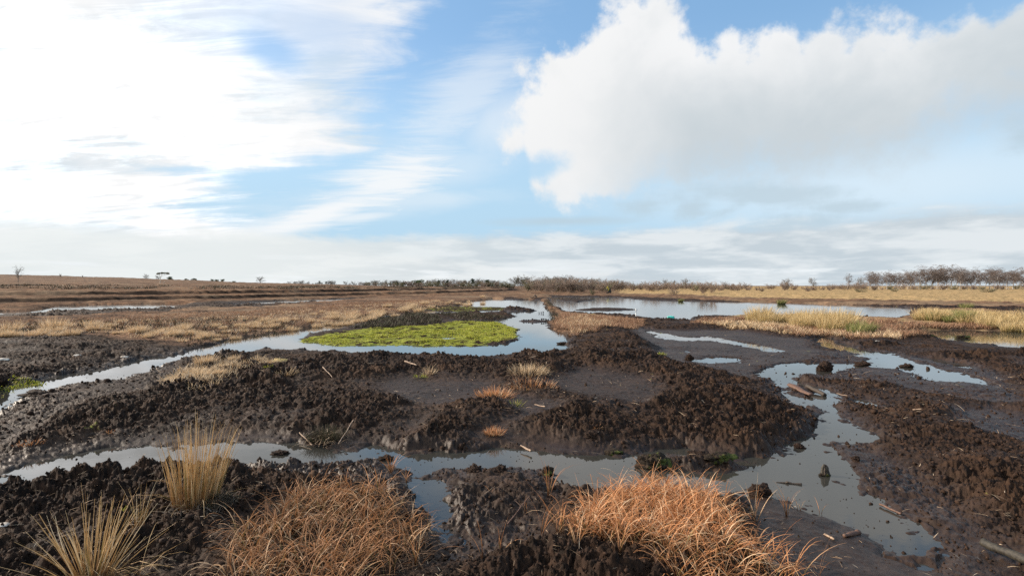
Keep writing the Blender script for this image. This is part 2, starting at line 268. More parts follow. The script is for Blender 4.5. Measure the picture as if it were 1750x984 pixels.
# zones: (polygon, height, blend in metres, clod strength, low noise, red, moss, wet, tan)
def Z(pts, zr, h, e, clod, low, red=0, moss=0, wet=0, tan=0): return (PP(pts, zr), h, e, clod, low, red, moss, wet, tan)
ZONES = [
 # low wet flats
 Z([(1075, 556), (1140, 556), (1260, 562), (1390, 575), (1385, 592), (1470, 612), (1380, 618), (1300, 628), (1285, 650), (1210, 632), (1150, 622), (1110, 600), (1090, 575)], 0, .025, .5, .16, .05, 0, .12, .8, 0),
 Z([(640, 655), (700, 642), (830, 650), (860, 665), (965, 690), (970, 705), (910, 745), (800, 745), (690, 748), (700, 722), (790, 702), (700, 690), (660, 680)], .1, .10, .35, .14, .02, 0, 0, .55, 0),
 Z([(935, 655), (990, 632), (1070, 626), (1115, 645), (1150, 672), (1130, 700), (1040, 690), (960, 672)], .1, .12, .4, .14, .02, 0, .06, .55, 0),
 Z([(225, 690), (240, 672), (330, 662), (360, 672), (300, 690)], .1, .12, .4, .15, .02, 0, 0, .6, 0),
 Z([(-80, 820), (0, 782), (120, 762), (250, 748), (420, 744), (640, 758), (640, 770), (0, 860)], 0, .035, .18, .22, .025, 0, 0, .8, 0),
 Z([(915, 780), (940, 752), (1050, 748), (1150, 752), (1280, 760), (1390, 738), (1400, 760), (1330, 800), (1200, 790)], 0, .028, .15, .08, .01, 0, 0, .9, 0),
 Z([(380, 800), (460, 782), (650, 775), (760, 785), (950, 790), (960, 850), (930, 900), (900, 1050), (650, 1050), (700, 920), (620, 850), (500, 830)], 0, .02, .15, .85, .08, 0, 0, .85, 0),
 Z([(1400, 600), (1560, 604), (1700, 632), (1750, 700), (1640, 690), (1520, 660), (1400, 650)], 0, .012, .3, .35, .10, 0, 0, .75, 0),
 Z([(1400, 700), (1480, 715), (1560, 760), (1640, 830), (1760, 900), (1800, 1100), (1500, 1000), (1440, 850)], 0, .008, .2, .45, .14, 0, 0, .85, 0),
 Z([(1270, 835), (1390, 870), (1490, 915), (1560, 960), (1640, 1060), (1300, 1060), (1290, 900)], 0, .05, .12, .12, .02, 0, 0, .85, 0),
 Z([(1590, 690), (1700, 690), (1850, 730), (1850, 770), (1680, 735)], .1, .015, .3, .3, .09, 0, 0, .8, 0),
 # clod mounds
 Z([(350, 655), (430, 610), (520, 607), (640, 617), (800, 622), (930, 615), (980, 625), (900, 640), (700, 640), (520, 650), (400, 680), (200, 730), (60, 740), (80, 700)], .15, .20, .6, 1.1, .08),
 Z([(985, 575), (1060, 560), (1100, 585), (1140, 640), (1060, 635), (990, 620), (975, 600)], .15, .22, .5, 1.0, .06),
 Z([(760, 690), (850, 680), (870, 700), (770, 735), (690, 745), (740, 715)], .15, .17, .25, 1.1, .05),
 Z([(1160, 650), (1280, 665), (1370, 700), (1390, 735), (1300, 755), (1150, 745), (1000, 735), (900, 720), (1000, 700), (1120, 690)], .15, .19, .3, 1.05, .06),
 Z([(-150, 880), (0, 842), (150, 812), (300, 806), (400, 812), (450, 850), (455, 900), (400, 935), (200, 960), (-150, 1100)], .12, .20, .22, 1.1, .07),
 Z([(1500, 690), (1620, 720), (1750, 780), (1900, 850), (1900, 1000), (1730, 900), (1600, 800), (1480, 730)], .1, .13, .3, 1.0, .06),
 Z([(1430, 660), (1520, 670), (1620, 700), (1500, 700)], .1, .11, .25, 1.0, .04),
 Z([(1070, 553), (1200, 548), (1350, 562), (1450, 580), (1540, 590), (1800, 616), (1800, 645), (1600, 606), (1450, 592), (1380, 574), (1250, 560), (1120, 560)], .1, .15, .5, .9, .05),
 Z([(820, 812), (870, 810), (920, 830), (930, 870), (850, 880), (800, 850), (790, 825)], .03, .09, .12, .8, .04, 0, 0, .4, 0),
 Z([(640, 1020), (760, 975), (900, 960), (1000, 960), (1060, 1000), (1100, 1100), (640, 1100)], .05, .16, .15, 1.0, .05),
 Z([(-140, 820), (0, 712), (110, 672), (240, 641), (300, 625), (330, 650), (200, 690), (60, 735), (-140, 880)], 0, .05, .25, .55, .03, 0, 0, .3, 0),
 Z([(430, 610), (520, 604), (640, 612), (600, 624), (520, 624), (450, 640)], 0, .05, .3, .5, .03),
 # the bases of the two sedge clumps
 Z([(965, 870), (1030, 845), (1130, 835), (1210, 860), (1260, 900), (1250, 960), (1100, 985), (980, 940)], .05, .11, .25, .5, .03, .3),
 Z([(400, 930), (480, 880), (600, 850), (690, 880), (730, 930), (680, 1000), (560, 1060), (350, 1060)], .05, .15, .18, .5, .03, .3),
 # bank between the channel and the left ponds, peat in front and grass on its back
 Z([(-300, 660), (0, 640), (150, 622), (290, 602), (380, 580), (480, 563), (600, 543), (690, 530), (780, 515), (840, 505), (740, 505), (560, 520), (420, 530), (250, 545), (-300, 560)], .1, .26, .9, .8, .08),
 Z([(-300, 580), (60, 575), (150, 566), (200, 576), (310, 580), (400, 566), (500, 555), (600, 545), (690, 533), (780, 518), (860, 508), (880, 500), (720, 500), (430, 524), (330, 524), (290, 531), (100, 538), (-300, 545)], .25, .22, .8, .45, .08, .68, 0, 0, .12),
 # island of moss and its dark back
 Z([(500, 582), (560, 560), (640, 545), (740, 536), (860, 548), (890, 565), (880, 582), (800, 595), (560, 592)], 0, .07, .35, .35, .02, 0, .0, .2, 0),
 Z([(505, 584), (560, 571), (640, 562), (720, 558), (780, 551), (850, 551), (884, 562), (886, 580), (800, 596), (560, 594)], 0, .05, .35, .25, .11, 0, .72, .1, 0),
 Z([(590, 552), (640, 540), (700, 534), (745, 536), (760, 546), (700, 552), (640, 556)], 0, .15, .6, .7, .06, .25, .1, 0, 0),
 Z([(740, 536), (800, 535), (880, 541), (850, 546), (780, 547)], 0, .10, .3, .5, .03, .3, .2, 0, 0),
 Z([(700, 531), (780, 524), (870, 526), (860, 530), (780, 533)], 0, .05, .3, .3, .03, .1, .5, 0, 0),
 Z([(960, 520), (1110, 522), (1110, 535), (960, 535)], 0, .05, .5, .25, .01),
 # narrow causeway and the ruddy verge beyond it
 Z([(925, 512), (934, 509), (945, 522), (958, 530), (985, 536), (1100, 546), (1090, 556), (1040, 557), (975, 568), (945, 560), (940, 545), (948, 535)], .1, .2, .5, .35, .06, .8, .15, 0, .2),
 Z([(1180, 546), (1280, 541), (1400, 541), (1540, 546), (1570, 528), (1900, 540), (1900, 565), (1650, 561), (1540, 565), (1530, 574), (1400, 570), (1300, 558), (1200, 549)], .1, .2, .7, .3, .10, .75, .05, 0, .45),
 Z([(1290, 556), (1400, 568), (1540, 576), (1540, 572), (1400, 563), (1300, 552)], .05, .12, .4, .3, .03, .2, .5, 0, 0),
 Z([(1530, 578), (1620, 582), (1760, 592), (1950, 612), (1950, 634), (1760, 612), (1620, 600), (1530, 592)], 0, .03, .3, .35, .02),
 # far moor: centre, then the terraces on the left, then the tan bank on the right
 Z([(-600, 535), (60, 530), (328, 518), (600, 509), (760, 508), (850, 505), (900, 512), (935, 508), (935, 505), (1060, 507), (1200, 513), (1560, 523), (2300, 540), (2300, 489.5), (-600, 489.5)], .05, .20, 1.2, 0, .16, .9, 0, 0, .1),
]
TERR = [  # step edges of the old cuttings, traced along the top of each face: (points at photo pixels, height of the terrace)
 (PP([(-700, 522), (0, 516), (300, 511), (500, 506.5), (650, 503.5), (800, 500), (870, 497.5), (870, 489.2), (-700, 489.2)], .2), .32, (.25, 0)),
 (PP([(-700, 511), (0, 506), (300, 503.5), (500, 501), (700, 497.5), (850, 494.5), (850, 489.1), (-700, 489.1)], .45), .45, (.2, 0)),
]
RTAN = PP([(1050, 499.5), (1150, 503), (1350, 509.5), (1560, 513), (1900, 520), (2600, 530), (2600, 489.3), (1050, 489.3)], .3)
def skyline(px):
    return np.interp(px, [-600, 0, 115, 243, 370, 430, 500, 620, 700, 820, 900], [462, 468, 471, 475, 480, 482.5, 484, 487, 489.3, 491, 492])

def terrain(x, y, full=True):
    r = np.hypot(x, y); n = x.shape
    h = np.full(n, .13); clod = np.full(n, .95); low = np.full(n, .06)
    red = np.zeros(n); moss = np.zeros(n); wet = np.zeros(n); tan = np.zeros(n)
    wob = fbm(x, y, 1.3, 3, 11)
    for (poly, hh, e, c, lo, rd, ms, wt, tn) in ZONES:
        sd_ = sdf(x, y, poly, 4+e*2)
        m = sst(sd_+wob*min(.5, .5*e), -e, e*.6)
        h += (hh-h)*m; clod += (c-clod)*m; low += (lo-low)*m
        red += (rd-red)*m; moss += (ms-moss)*m; wet += (wt-wet)*m; tan += (tn-tan)*m
    # distant ground
    far = sst(r, 130, 180)
    for a in (red,): a += (.8-a)*far
    clod *= 1-far; h += (.30-h)*far*(r > 130)
    wt = sdf(x, y, RTAN, 12); mt = sst(wt+fbm(x, y, 9, 3, 31)*4, -3, 3)
    tan += (.95-tan)*mt; red *= 1-.75*mt; h += .35*sst(wt, -2, 10)
    stepd = np.zeros(n); dark = np.zeros(n)
    for (poly, dh, _) in TERR:
        s_ = sdf(x, y, poly, 10)+fbm(x, y, 5.0, 4, 77, .6)*1.6
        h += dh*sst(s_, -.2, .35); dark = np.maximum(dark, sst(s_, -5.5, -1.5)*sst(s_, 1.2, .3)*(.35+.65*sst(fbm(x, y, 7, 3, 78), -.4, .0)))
    # the heath rising on the left
    px = 875+F*x/np.maximum(y, 1); front = y > 5
    tgt = H+(HY-skyline(px))/F*np.maximum(y, 1)
    rise = np.where(front & (px < 900), np.clip((y-95)/185, 0, 1), 0.0)
    capd = H+(HY-skyline(px))/F*280
    h = h+(np.where(y < 280, tgt, capd-.012*(y-280))-.05-h)*rise*np.where(px < 820, 1, sst(px, 900, 820))
    h = np.maximum(h, .02)
    red += (.52-red)*rise*.9; tan += (.55-tan)*rise*sst(fbm(x, y, 14, 3, 5), .05, .5)*sst(y, 170, 120)
    # distance to the nearest water (positive on land)
    dw = np.full(n, 30.0)
    for poly in WATER: dw = np.minimum(dw, -sdf(x, y, poly, 30))
    for poly in ISLAND: dw = np.maximum(dw, sdf(x, y, poly, 3))
    jag = fbm(x, y, .45, 5, 3, .62)*(.10+.012*np.minimum(r, 24))+np.where(r < 14, fbm(x, y, .13, 3, 6)*.05, 0)+fbm(x, y, 2.2, 2, 8)*.012*r*np.clip(r/30, .3, 1)*.6
    dw = dw+np.where(np.abs(dw) < 5, jag, 0)
    bank = 1-np.exp(-np.maximum(dw, 0)/(.30+.6*h+.085*np.clip(r-6, 0, 14)*(r < 40)))
    wet = np.maximum(wet, sst(dw, .32, .03)*(1-np.clip(red, 0, 1))*.75)
    land = h*bank
    land += low*fbm(x, y, 1.1, 3, 21)*sst(dw, 0, 1.0)*.9
    dn = np.where(r < 60, 1, 0)
    cz = np.zeros(n); i = np.nonzero(r < 60)[0]
    if len(i):
        xi, yi = x[i]+.04*fbm(x[i], y[i], .11, 2, 91), y[i]+.04*fbm(x[i], y[i], .11, 2, 92)
        pn = fbm(xi, yi, .8, 3, 41); mnd = sst(clod[i], .98, 1.08); pn = pn+.35*mnd; patch = .55+.9*sst(pn, -.30, .35)
        def warp(k, sd):
            return xi+k*fbm(xi, yi, k*1.6, 2, sd), yi+k*fbm(xi, yi, k*1.6, 2, sd+1)
        a_, b_ = warp(.09, 201); c = .042*domes(a_, b_, .13, 1, .9)
        a_, b_ = warp(.045, 211); c += .034*domes(a_, b_, .065, 2, .85)
        a_, b_ = warp(.02, 221); c += .022*domes(a_, b_, .032, 3, .85)
        c += .030*(fbm(xi, yi, .05, 4, 231, .75))
        c += .05*np.abs(fbm(xi, yi, .34, 3, 51)); a_, b_ = warp(.16, 241); c += .085*domes(a_, b_, .34, 9, .8)*sst(fbm(xi, yi, 1.6, 2, 245), 0, .35)
        wet[i] = np.maximum(wet[i], .30*sst(pn, -.12, -.45)*(red[i] < .3))
        cz[i] = (c-.036)*patch*clod[i]
    land += cz*sst(dw, -.04, .09)*(1+.012*np.minimum(r, 40))
    # tussocky roughness of the moor
    k = np.clip(red+tan, 0, 1)
    land += k*(.07*np.clip(fbm(x, y, .8, 4, 61, .6), -.4, 1)+.08*np.clip(fbm(x, y, 3.4, 3, 62), -.3, 1))*sst(dw, .1, 1.2)
    land += .006*fbm(x, y, .08, 3, 71)*np.where(r < 20, 1, 0)
    under = -np.minimum(.14, .012+np.maximum(-dw-.02, 0)*.13+np.maximum(-dw-.35, 0)*.6)+.060*np.clip(fbm(x, y, .16, 4, 15, .6), -.3, 1)*sst(-dw, .6, .05)+.004
    z = np.where(dw > 0, land+.012*sst(dw, 0, .1), under)
    z = np.where((dw > 1.5) & (r > 40), np.maximum(z, .04), z)
    moss = np.clip(moss, 0, 1)
    return (z, red, moss, wet, tan, dark, dw, clod) if full else z
def ground_z(pts):
    pts = np.asarray(pts, float).reshape(-1, 2); return terrain(pts[:, 0].copy(), pts[:, 1].copy(), False)

def raw_mesh(name, verts, quads=None, tris=None, smooth=False):
    me = bpy.data.meshes.new(name); verts = np.asarray(verts, np.float32)
    me.vertices.add(len(verts)); me.vertices.foreach_set('co', verts.ravel())
    loops = []; starts = []; tot = 0
    nq = 0 if quads is None else len(quads); nt = 0 if tris is None else len(tris)
    L = np.concatenate([np.asarray(quads, np.int32).ravel() if nq else np.empty(0, np.int32), np.asarray(tris, np.int32).ravel() if nt else np.empty(0, np.int32)])
    S = np.concatenate([np.arange(nq)*4, nq*4+np.arange(nt)*3]).astype(np.int32)
    me.loops.add(len(L)); me.loops.foreach_set('vertex_index', L)
    me.polygons.add(nq+nt); me.polygons.foreach_set('loop_start', S)
    if smooth: me.polygons.foreach_set('use_smooth', np.ones(nq+nt, bool))
    me.update(calc_edges=True); return me
def link(name, me, mat=None, parent=None, loc=None):
    o = bpy.data.objects.new(name, me); COL.objects.link(o)
    if mat is not None and me is not None: me.materials.clear(); me.materials.append(mat)
    if parent is not None: o.parent = parent
    if loc is not None: o.location = loc
    return o
def tag(o, label=None, cat=None, group=None, kind=None):
    if label: o['label'] = label
    if cat: o['category'] = cat
    if group: o['group'] = group
    if kind: o['kind'] = kind
    return o

# ------------------------------------------------------------------ materials
def mat(name):
    m = bpy.data.materials.new(name); m.use_nodes = True; t = m.node_tree; N = NT(t)
    b = [n for n in t.nodes if n.type == 'BSDF_PRINCIPLED'][0]; return m, N, b, t
def ground_material():
    m, N, b, t = mat('peat ground'); g = N.new('ShaderNodeNewGeometry').outputs['Position']
    a = N.new('ShaderNodeAttribute', attribute_name='zone'); s = N.new('ShaderNodeSeparateColor'); t.links.new(a.outputs['Color'], s.inputs[0])
    red, moss, wet = s.outputs; tan = a.outputs['Alpha']
    dk = N.new('ShaderNodeAttribute', attribute_name='face').outputs['Fac']
    n1 = N.noise(g, 1.3, 5, .6); n2 = N.noise(g, 14, 6, .65); n3 = N.noise(g, 70, 4, .7); n4 = N.noise(g, .25, 4, .6)
    n5 = N.noise(g, 3.5, 6, .7)
    peat = N.mix(N.sstep(n2, .35, .68), (.0105, .0066, .0046), (.040, .0225, .0145))
    peat = N.mix(N.m('MULTIPLY', N.sstep(n1, .45, .7), .5), peat, (.064, .035, .020))
    peat = N.mix(N.m('MULTIPLY', N.sstep(n3, .60, .74), .55), peat, (.13, .075, .046))
    mud = N.mix(n1, (.021, .0135, .0095), (.046, .029, .0205))
    c = N.mix(N.m('MULTIPLY', wet, .8), peat, mud)
    rc = N.mix(N.sstep(n5, .3, .7), (.070, .043, .028), (.205, .115, .070))
    rc = N.mix(N.m('MULTIPLY', N.sstep(n1, .45, .62), .65), rc, (.29, .175, .105))
    rc = N.mix(N.m('MULTIPLY', N.sstep(n4, .42, .56), .7), rc, (.075, .050, .036))
    rc = N.mix(N.m('MULTIPLY', N.sstep(N.noise(g, .09, 6, .65), .5, .6), .55), rc, (.24, .17, .11))
    c = N.mix(N.sstep(N.m('ADD', red, N.m('MULTIPLY', N.m('SUBTRACT', n5, .5), 1.1)), .3, .62), c, rc)
    tcx = N.mix(N.sstep(n5, .3, .7), (.20, .13, .065), (.46, .32, .165))
    tcx = N.mix(N.m('MULTIPLY', N.sstep(n1, .5, .68), .5), tcx, (.15, .12, .05))
    c = N.mix(N.sstep(N.m('ADD', tan, N.m('MULTIPLY', N.m('SUBTRACT', n1, .5), 1.3)), .35, .7), c, tcx)
    mc = N.mix(N.sstep(n5, .3, .65), (.08, .09, .015), (.25, .26, .045))
    mk = N.sstep(N.m('ADD', moss, N.m('ADD', N.m('MULTIPLY', N.m('SUBTRACT', n5, .5), 2.6), N.m('MULTIPLY', N.m('SUBTRACT', n1, .5), 1.2))), .55, .8)
    c = N.mix(mk, c, mc)
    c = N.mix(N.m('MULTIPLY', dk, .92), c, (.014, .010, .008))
    t.links.new(c, b.inputs['Base Color'])
    dry = N.m('MAXIMUM', N.m('MAXIMUM', red, tan), moss)
    ro = N.m('SUBTRACT', .82, N.m('MULTIPLY', wet, N.lin(n2, .35, .65, .34, .50)))
    ro = N.m('ADD', ro, N.m('MULTIPLY', dry, .3), clamp=True); t.links.new(ro, b.inputs['Roughness'])
    t.links.new(N.m('MULTIPLY', N.m('SUBTRACT', 1.0, dry, clamp=True), N.m('ADD', .10, N.m('MULTIPLY', wet, .07))), b.inputs['Specular IOR Level'])
    bp = N.new('ShaderNodeBump'); bp.inputs['Distance'].default_value = .014
    t.links.new(N.m('MULTIPLY', .85, N.m('SUBTRACT', 1.0, N.m('MULTIPLY', wet, .8))), bp.inputs['Strength'])
    t.links.new(N.m('ADD', N.noise(g, 55, 5, .7), N.m('MULTIPLY', n2, .8)), bp.inputs['Height']); t.links.new(bp.outputs[0], b.inputs['Normal'])
    return m
def water_material():
    m, N, b, t = mat('still bog water'); g = N.new('ShaderNodeNewGeometry').outputs['Position']
    t.links.new(N.mix(N.noise(g, .8, 3, .5), (.026, .025, .021), (.042, .040, .034)), b.inputs['Base Color'])
    sy = N.new('ShaderNodeSeparateXYZ'); t.links.new(g, sy.inputs[0]); wind = N.sstep(sy.outputs[1], 10, 45)
    t.links.new(N.m('ADD', .03, N.m('MULTIPLY', wind, .035)), b.inputs['Roughness']); b.inputs['IOR'].default_value = 1.34; b.inputs['Specular IOR Level'].default_value = .5
    bp = N.new('ShaderNodeBump'); bp.inputs['Distance'].default_value = .006; t.links.new(N.m('SUBTRACT', .16, N.m('MULTIPLY', wind, .12)), bp.inputs['Strength'])
    w = N.m('ADD', N.noise(g, 2.2, 3, .5), N.m('MULTIPLY', N.noise(g, 11, 3, .6), .25))
    t.links.new(w, bp.inputs['Height']); t.links.new(bp.outputs[0], b.inputs['Normal']); return m
def blade_material(name, c_low, c_a, c_b, c_c=None, green=None, trans=.25, rough=.65):
    """grass: colour varies per blade (tint) and along the blade (along)"""
    m, N, b, t = mat(name)
    ti = N.new('ShaderNodeAttribute', attribute_name='tint').outputs['Fac']; al = N.new('ShaderNodeAttribute', attribute_name='along').outputs['Fac']
    c = N.mix(N.sstep(ti, 0, .6), c_a, c_b)
    if c_c: c = N.mix(N.sstep(ti, .75, .95), c, c_c)
    if green: c = N.mix(N.m('MULTIPLY', N.m('LESS_THAN', N.m('FRACT', N.m('MULTIPLY', ti, 7.31)), green[1]), N.sstep(al, green[2], green[2]*.3)), c, green[0])
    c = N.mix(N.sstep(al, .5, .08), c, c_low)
    t.links.new(c, b.inputs['Base Color']); b.inputs['Roughness'].default_value = rough; b.inputs['Specular IOR Level'].default_value = .3
    tr = N.new('ShaderNodeBsdfTranslucent'); t.links.new(c, tr.inputs[0])
    mx = N.new('ShaderNodeMixShader'); mx.inputs[0].default_value = trans
    o = [n for n in t.nodes if n.type == 'OUTPUT_MATERIAL'][0]
    t.links.new(b.outputs[0], mx.inputs[1]); t.links.new(tr.outputs[0], mx.inputs[2]); t.links.new(mx.outputs[0], o.inputs[0]); return m
def lump_material(name, a, c, scale=20, rough=.8, spec=.3, bump=.4, dist=.01, third=None):
    m, N, b, t = mat(name); tc = N.new('ShaderNodeTexCoord').outputs['Object']
    n = N.noise(tc, scale, 6, .65); col = N.mix(N.sstep(n, .35, .68), a, c)
    if third: col = N.mix(N.sstep(N.noise(tc, scale*.3, 4, .6), .52, .62), col, third)
    t.links.new(col, b.inputs['Base Color']); b.inputs['Roughness'].default_value = rough; b.inputs['Specular IOR Level'].default_value = spec
    bp = N.new('ShaderNodeBump'); bp.inputs['Strength'].default_value = bump; bp.inputs['Distance'].default_value = dist
    t.links.new(n, bp.inputs['Height']); t.links.new(bp.outputs[0], b.inputs['Normal']); return m
def wood_material(name, a, c, rough=.7):
    m, N, b, t = mat(name); tc = N.new('ShaderNodeTexCoord').outputs['Object']
    mp = N.new('ShaderNodeMapping'); t.links.new(tc, mp.inputs[0]); mp.inputs['Scale'].default_value = (6, 60, 60)
    n = N.noise(mp.outputs[0], 1.0, 6, .65, .4); t.links.new(N.mix(N.sstep(n, .3, .7), a, c), b.inputs['Base Color']); b.inputs['Roughness'].default_value = rough
    bp = N.new('ShaderNodeBump'); bp.inputs['Strength'].default_value = .6; bp.inputs['Distance'].default_value = .004
    t.links.new(n, bp.inputs['Height']); t.links.new(bp.outputs[0], b.inputs['Normal']); return m
M = {}
M['ground'] = ground_material(); M['water'] = water_material()
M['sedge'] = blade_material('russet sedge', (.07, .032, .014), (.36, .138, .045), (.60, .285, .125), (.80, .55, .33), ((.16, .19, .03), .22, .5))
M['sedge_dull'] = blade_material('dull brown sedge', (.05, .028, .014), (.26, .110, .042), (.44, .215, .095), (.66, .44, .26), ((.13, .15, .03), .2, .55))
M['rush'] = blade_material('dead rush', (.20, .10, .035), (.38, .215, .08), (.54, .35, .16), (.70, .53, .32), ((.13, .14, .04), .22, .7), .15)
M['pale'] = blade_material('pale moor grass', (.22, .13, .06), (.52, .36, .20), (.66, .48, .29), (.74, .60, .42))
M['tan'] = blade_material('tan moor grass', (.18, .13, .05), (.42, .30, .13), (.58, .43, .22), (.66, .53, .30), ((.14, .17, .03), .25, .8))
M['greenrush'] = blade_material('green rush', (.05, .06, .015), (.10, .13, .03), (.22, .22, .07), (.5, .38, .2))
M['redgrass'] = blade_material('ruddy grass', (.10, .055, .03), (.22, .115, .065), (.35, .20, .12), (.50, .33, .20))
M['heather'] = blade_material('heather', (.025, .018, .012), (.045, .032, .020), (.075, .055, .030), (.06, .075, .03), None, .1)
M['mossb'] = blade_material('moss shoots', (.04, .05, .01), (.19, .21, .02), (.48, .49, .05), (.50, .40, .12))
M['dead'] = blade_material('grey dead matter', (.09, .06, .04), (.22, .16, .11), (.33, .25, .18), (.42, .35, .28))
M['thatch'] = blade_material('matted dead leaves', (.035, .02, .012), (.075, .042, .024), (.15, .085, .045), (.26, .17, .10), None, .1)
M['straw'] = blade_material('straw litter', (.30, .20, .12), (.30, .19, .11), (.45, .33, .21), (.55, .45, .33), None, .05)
M['peat'] = lump_material('dark peat', (.013, .008, .006), (.045, .026, .017), 45, .85, .15, .9, .02)
M['mossy'] = lump_material('mossy peat', (.014, .010, .007), (.040, .028, .018), 30, .85, .15, .9, .02, (.07, .08, .02))
M['crumb'] = lump_material('peat crumbs', (.015, .009, .0065), (.055, .031, .020), 30, .85, .12, .5)
M['rwood'] = wood_material('wet red wood', (.06, .030, .019), (.145, .075, .046))
M['dwood'] = wood_material('dark wet wood', (.018, .012, .008), (.055, .036, .022))
M['gwood'] = wood_material('grey green log', (.012, .009, .006), (.045, .037, .024))
M['pwood'] = wood_material('pale wood', (.16, .10, .065), (.40, .28, .19))
M['stone'] = lump_material('pale stone', (.30, .26, .22), (.52, .48, .42), 12, .8)
M['plastic_white'] = lump_material('white plastic', (.70, .72, .72), (.8, .82, .82), 3, .45)
M['turq'] = lump_material('turquoise plastic', (.05, .45, .38), (.10, .60, .50), 9, .4)
M['piling'] = lump_material('dark piling', (.014, .015, .018), (.040, .042, .048), 6, .6)
M['yellowlump'] = lump_material('yellow moss lump', (.30, .21, .07), (.56, .42, .18), 30, .85)
M['bark_birch'] = lump_material('birch bark', (.28, .25, .22), (.62, .59, .55), 3, .8)
M['bark'] = lump_material('grey bark', (.085, .07, .055), (.17, .145, .12), 3, .85)
M['barkpale'] = lump_material('pale dead bark', (.34, .31, .26), (.52, .49, .43), 4, .85)
M['twig_birch'] = lump_material('birch twigs', (.12, .094, .082), (.20, .155, .13), .6, .9)
M['twig_grey'] = lump_material('bare twigs', (.17, .15, .13), (.27, .245, .215), .5, .9)
M['twig_red'] = lump_material('ruddy twigs', (.20, .15, .115), (.31, .23, .18), .8, .9)
M['twig_olive'] = lump_material('olive twigs', (.15, .135, .08), (.23, .205, .12), .8, .9)
M['needles'] = lump_material('pine needles', (.022, .036, .018), (.060, .085, .035), .7, .9)
M['needles_light'] = lump_material('light evergreen leaves', (.045, .065, .022), (.10, .125, .045), .7, .9)
M['machine_yellow'] = lump_material('yellow paint', (.45, .36, .03), (.6, .5, .05), 2, .5)
M['machine_dark'] = lump_material('dark metal', (.015, .016, .015), (.04, .042, .04), 3, .6)

# ------------------------------------------------------------------ ground and water
def build_ground():
    dense = np.arctan(np.linspace(-1.30, 1.30, 1580))
    side = np.linspace(dense[-1], math.pi, 60)[1:]
    azs = np.concatenate([-side[::-1][1:], dense, side])
    rr = [.25]
    while rr[-1] < 6000:
        r = rr[-1]
        k = .03 if r < 1.7 else .0036 if r < 24 else .0046 if r < 60 else .009 if r < 240 else .06
        rr.append(r*(1+k))
    rr = np.array(rr); R, A = np.meshgrid(rr, azs, indexing='ij')
    # rows run straight across the view near the middle so that flat depth sampling stays even
    x = (R*np.sin(A)).ravel(); y = (R*np.cos(A)).ravel()
    z, red, moss, wet, tan, dark, dw, clod = terrain(x, y)
    nr, na = R.shape; v = np.stack([x, y, z], 1); c = np.array([[0, 0, float(z[:na].mean())]])
    v = np.concatenate([v, c])
    i, j = np.meshgrid(np.arange(nr-1), np.arange(na), indexing='ij'); j2 = (j+1) % na
    q = np.stack([i*na+j, i*na+j2, (i+1)*na+j2, (i+1)*na+j], -1).reshape(-1, 4)[:, ::-1]
    tr = np.stack([np.full(na, nr*na), (np.arange(na)+1) % na, np.arange(na)], 1)
    me = raw_mesh('ground', v, q, tr, False)
    a = me.attributes.new('zone', 'FLOAT_COLOR', 'POINT'); colr = np.zeros((len(v), 4), np.float32)
    colr[:-1, 0] = red; colr[:-1, 1] = moss; colr[:-1, 2] = np.clip(wet, 0, 1); colr[:-1, 3] = tan
    a.data.foreach_set('color', colr.ravel())
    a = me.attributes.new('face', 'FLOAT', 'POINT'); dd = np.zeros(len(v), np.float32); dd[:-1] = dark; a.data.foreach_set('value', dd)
    o = link('ground', me, M['ground']); tag(o, 'dark peat ground with clods, mud flats and moorland', 'ground', kind='structure')
    s = 140
    me = raw_mesh('water', [(-s, -2, 0), (s, -2, 0), (s, 130, 0), (-s, 130, 0)], [(0, 1, 2, 3)])
    o = link('water', me, M['water']); tag(o, 'still brown bog water lying in ponds and channels', 'water', kind='structure')
build_ground()

# ------------------------------------------------------------------ blades
def blades_np(base, L, w, phi, th0, th1, seg=4, rng=rng, power=1.3, taper=.85):
    """base (n,3), length, width, azimuth, start and end angle from the vertical -> verts, quads, tint, along"""
    n = len(base); t = np.linspace(0, 1, seg+1)
    pos = np.repeat(base[:, None, :], seg+1, 1).astype(float); dphi = rng.normal(0, .25, n)
    for k in range(1, seg+1):
        tm = (t[k]+t[k-1])/2; th = th0+(th1-th0)*tm**power; ph = phi+dphi*tm
        st = L/seg
        pos[:, k, 0] = pos[:, k-1, 0]+st*np.sin(th)*np.cos(ph); pos[:, k, 1] = pos[:, k-1, 1]+st*np.sin(th)*np.sin(ph); pos[:, k, 2] = pos[:, k-1, 2]+st*np.cos(th)
    sa = rng.uniform(0, math.pi, n); side = np.stack([np.cos(sa), np.sin(sa), rng.normal(0, .2, n)], 1)
    wid = (w[:, None]*(1-taper*t[None, :]**1.5))[..., None]*.5
    A = pos-side[:, None, :]*wid; B = pos+side[:, None, :]*wid
    V = np.stack([A, B], 2).reshape(-1, 3)
    b = (np.arange(n)*(seg+1)*2)[:, None]+(np.arange(seg)*2)[None, :]
    Q = np.stack([b, b+1, b+3, b+2], -1).reshape(-1, 4)
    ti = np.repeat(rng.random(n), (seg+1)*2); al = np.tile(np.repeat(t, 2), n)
    return V, Q, ti, al
def blade_mesh(name, packs):
    off = 0; Vs = []; Qs = []; Ts = []; As = []
    for V, Q, ti, al in packs: Vs.append(V); Qs.append(Q+off); Ts.append(ti); As.append(al); off += len(V)
    V = np.concatenate(Vs); me = raw_mesh(name, V, np.concatenate(Qs), None, True)
    for nm, d in (('tint', Ts), ('along', As)):
        a = me.attributes.new(nm, 'FLOAT', 'POINT'); a.data.foreach_set('value', np.concatenate(d).astype(np.float32))
    return me
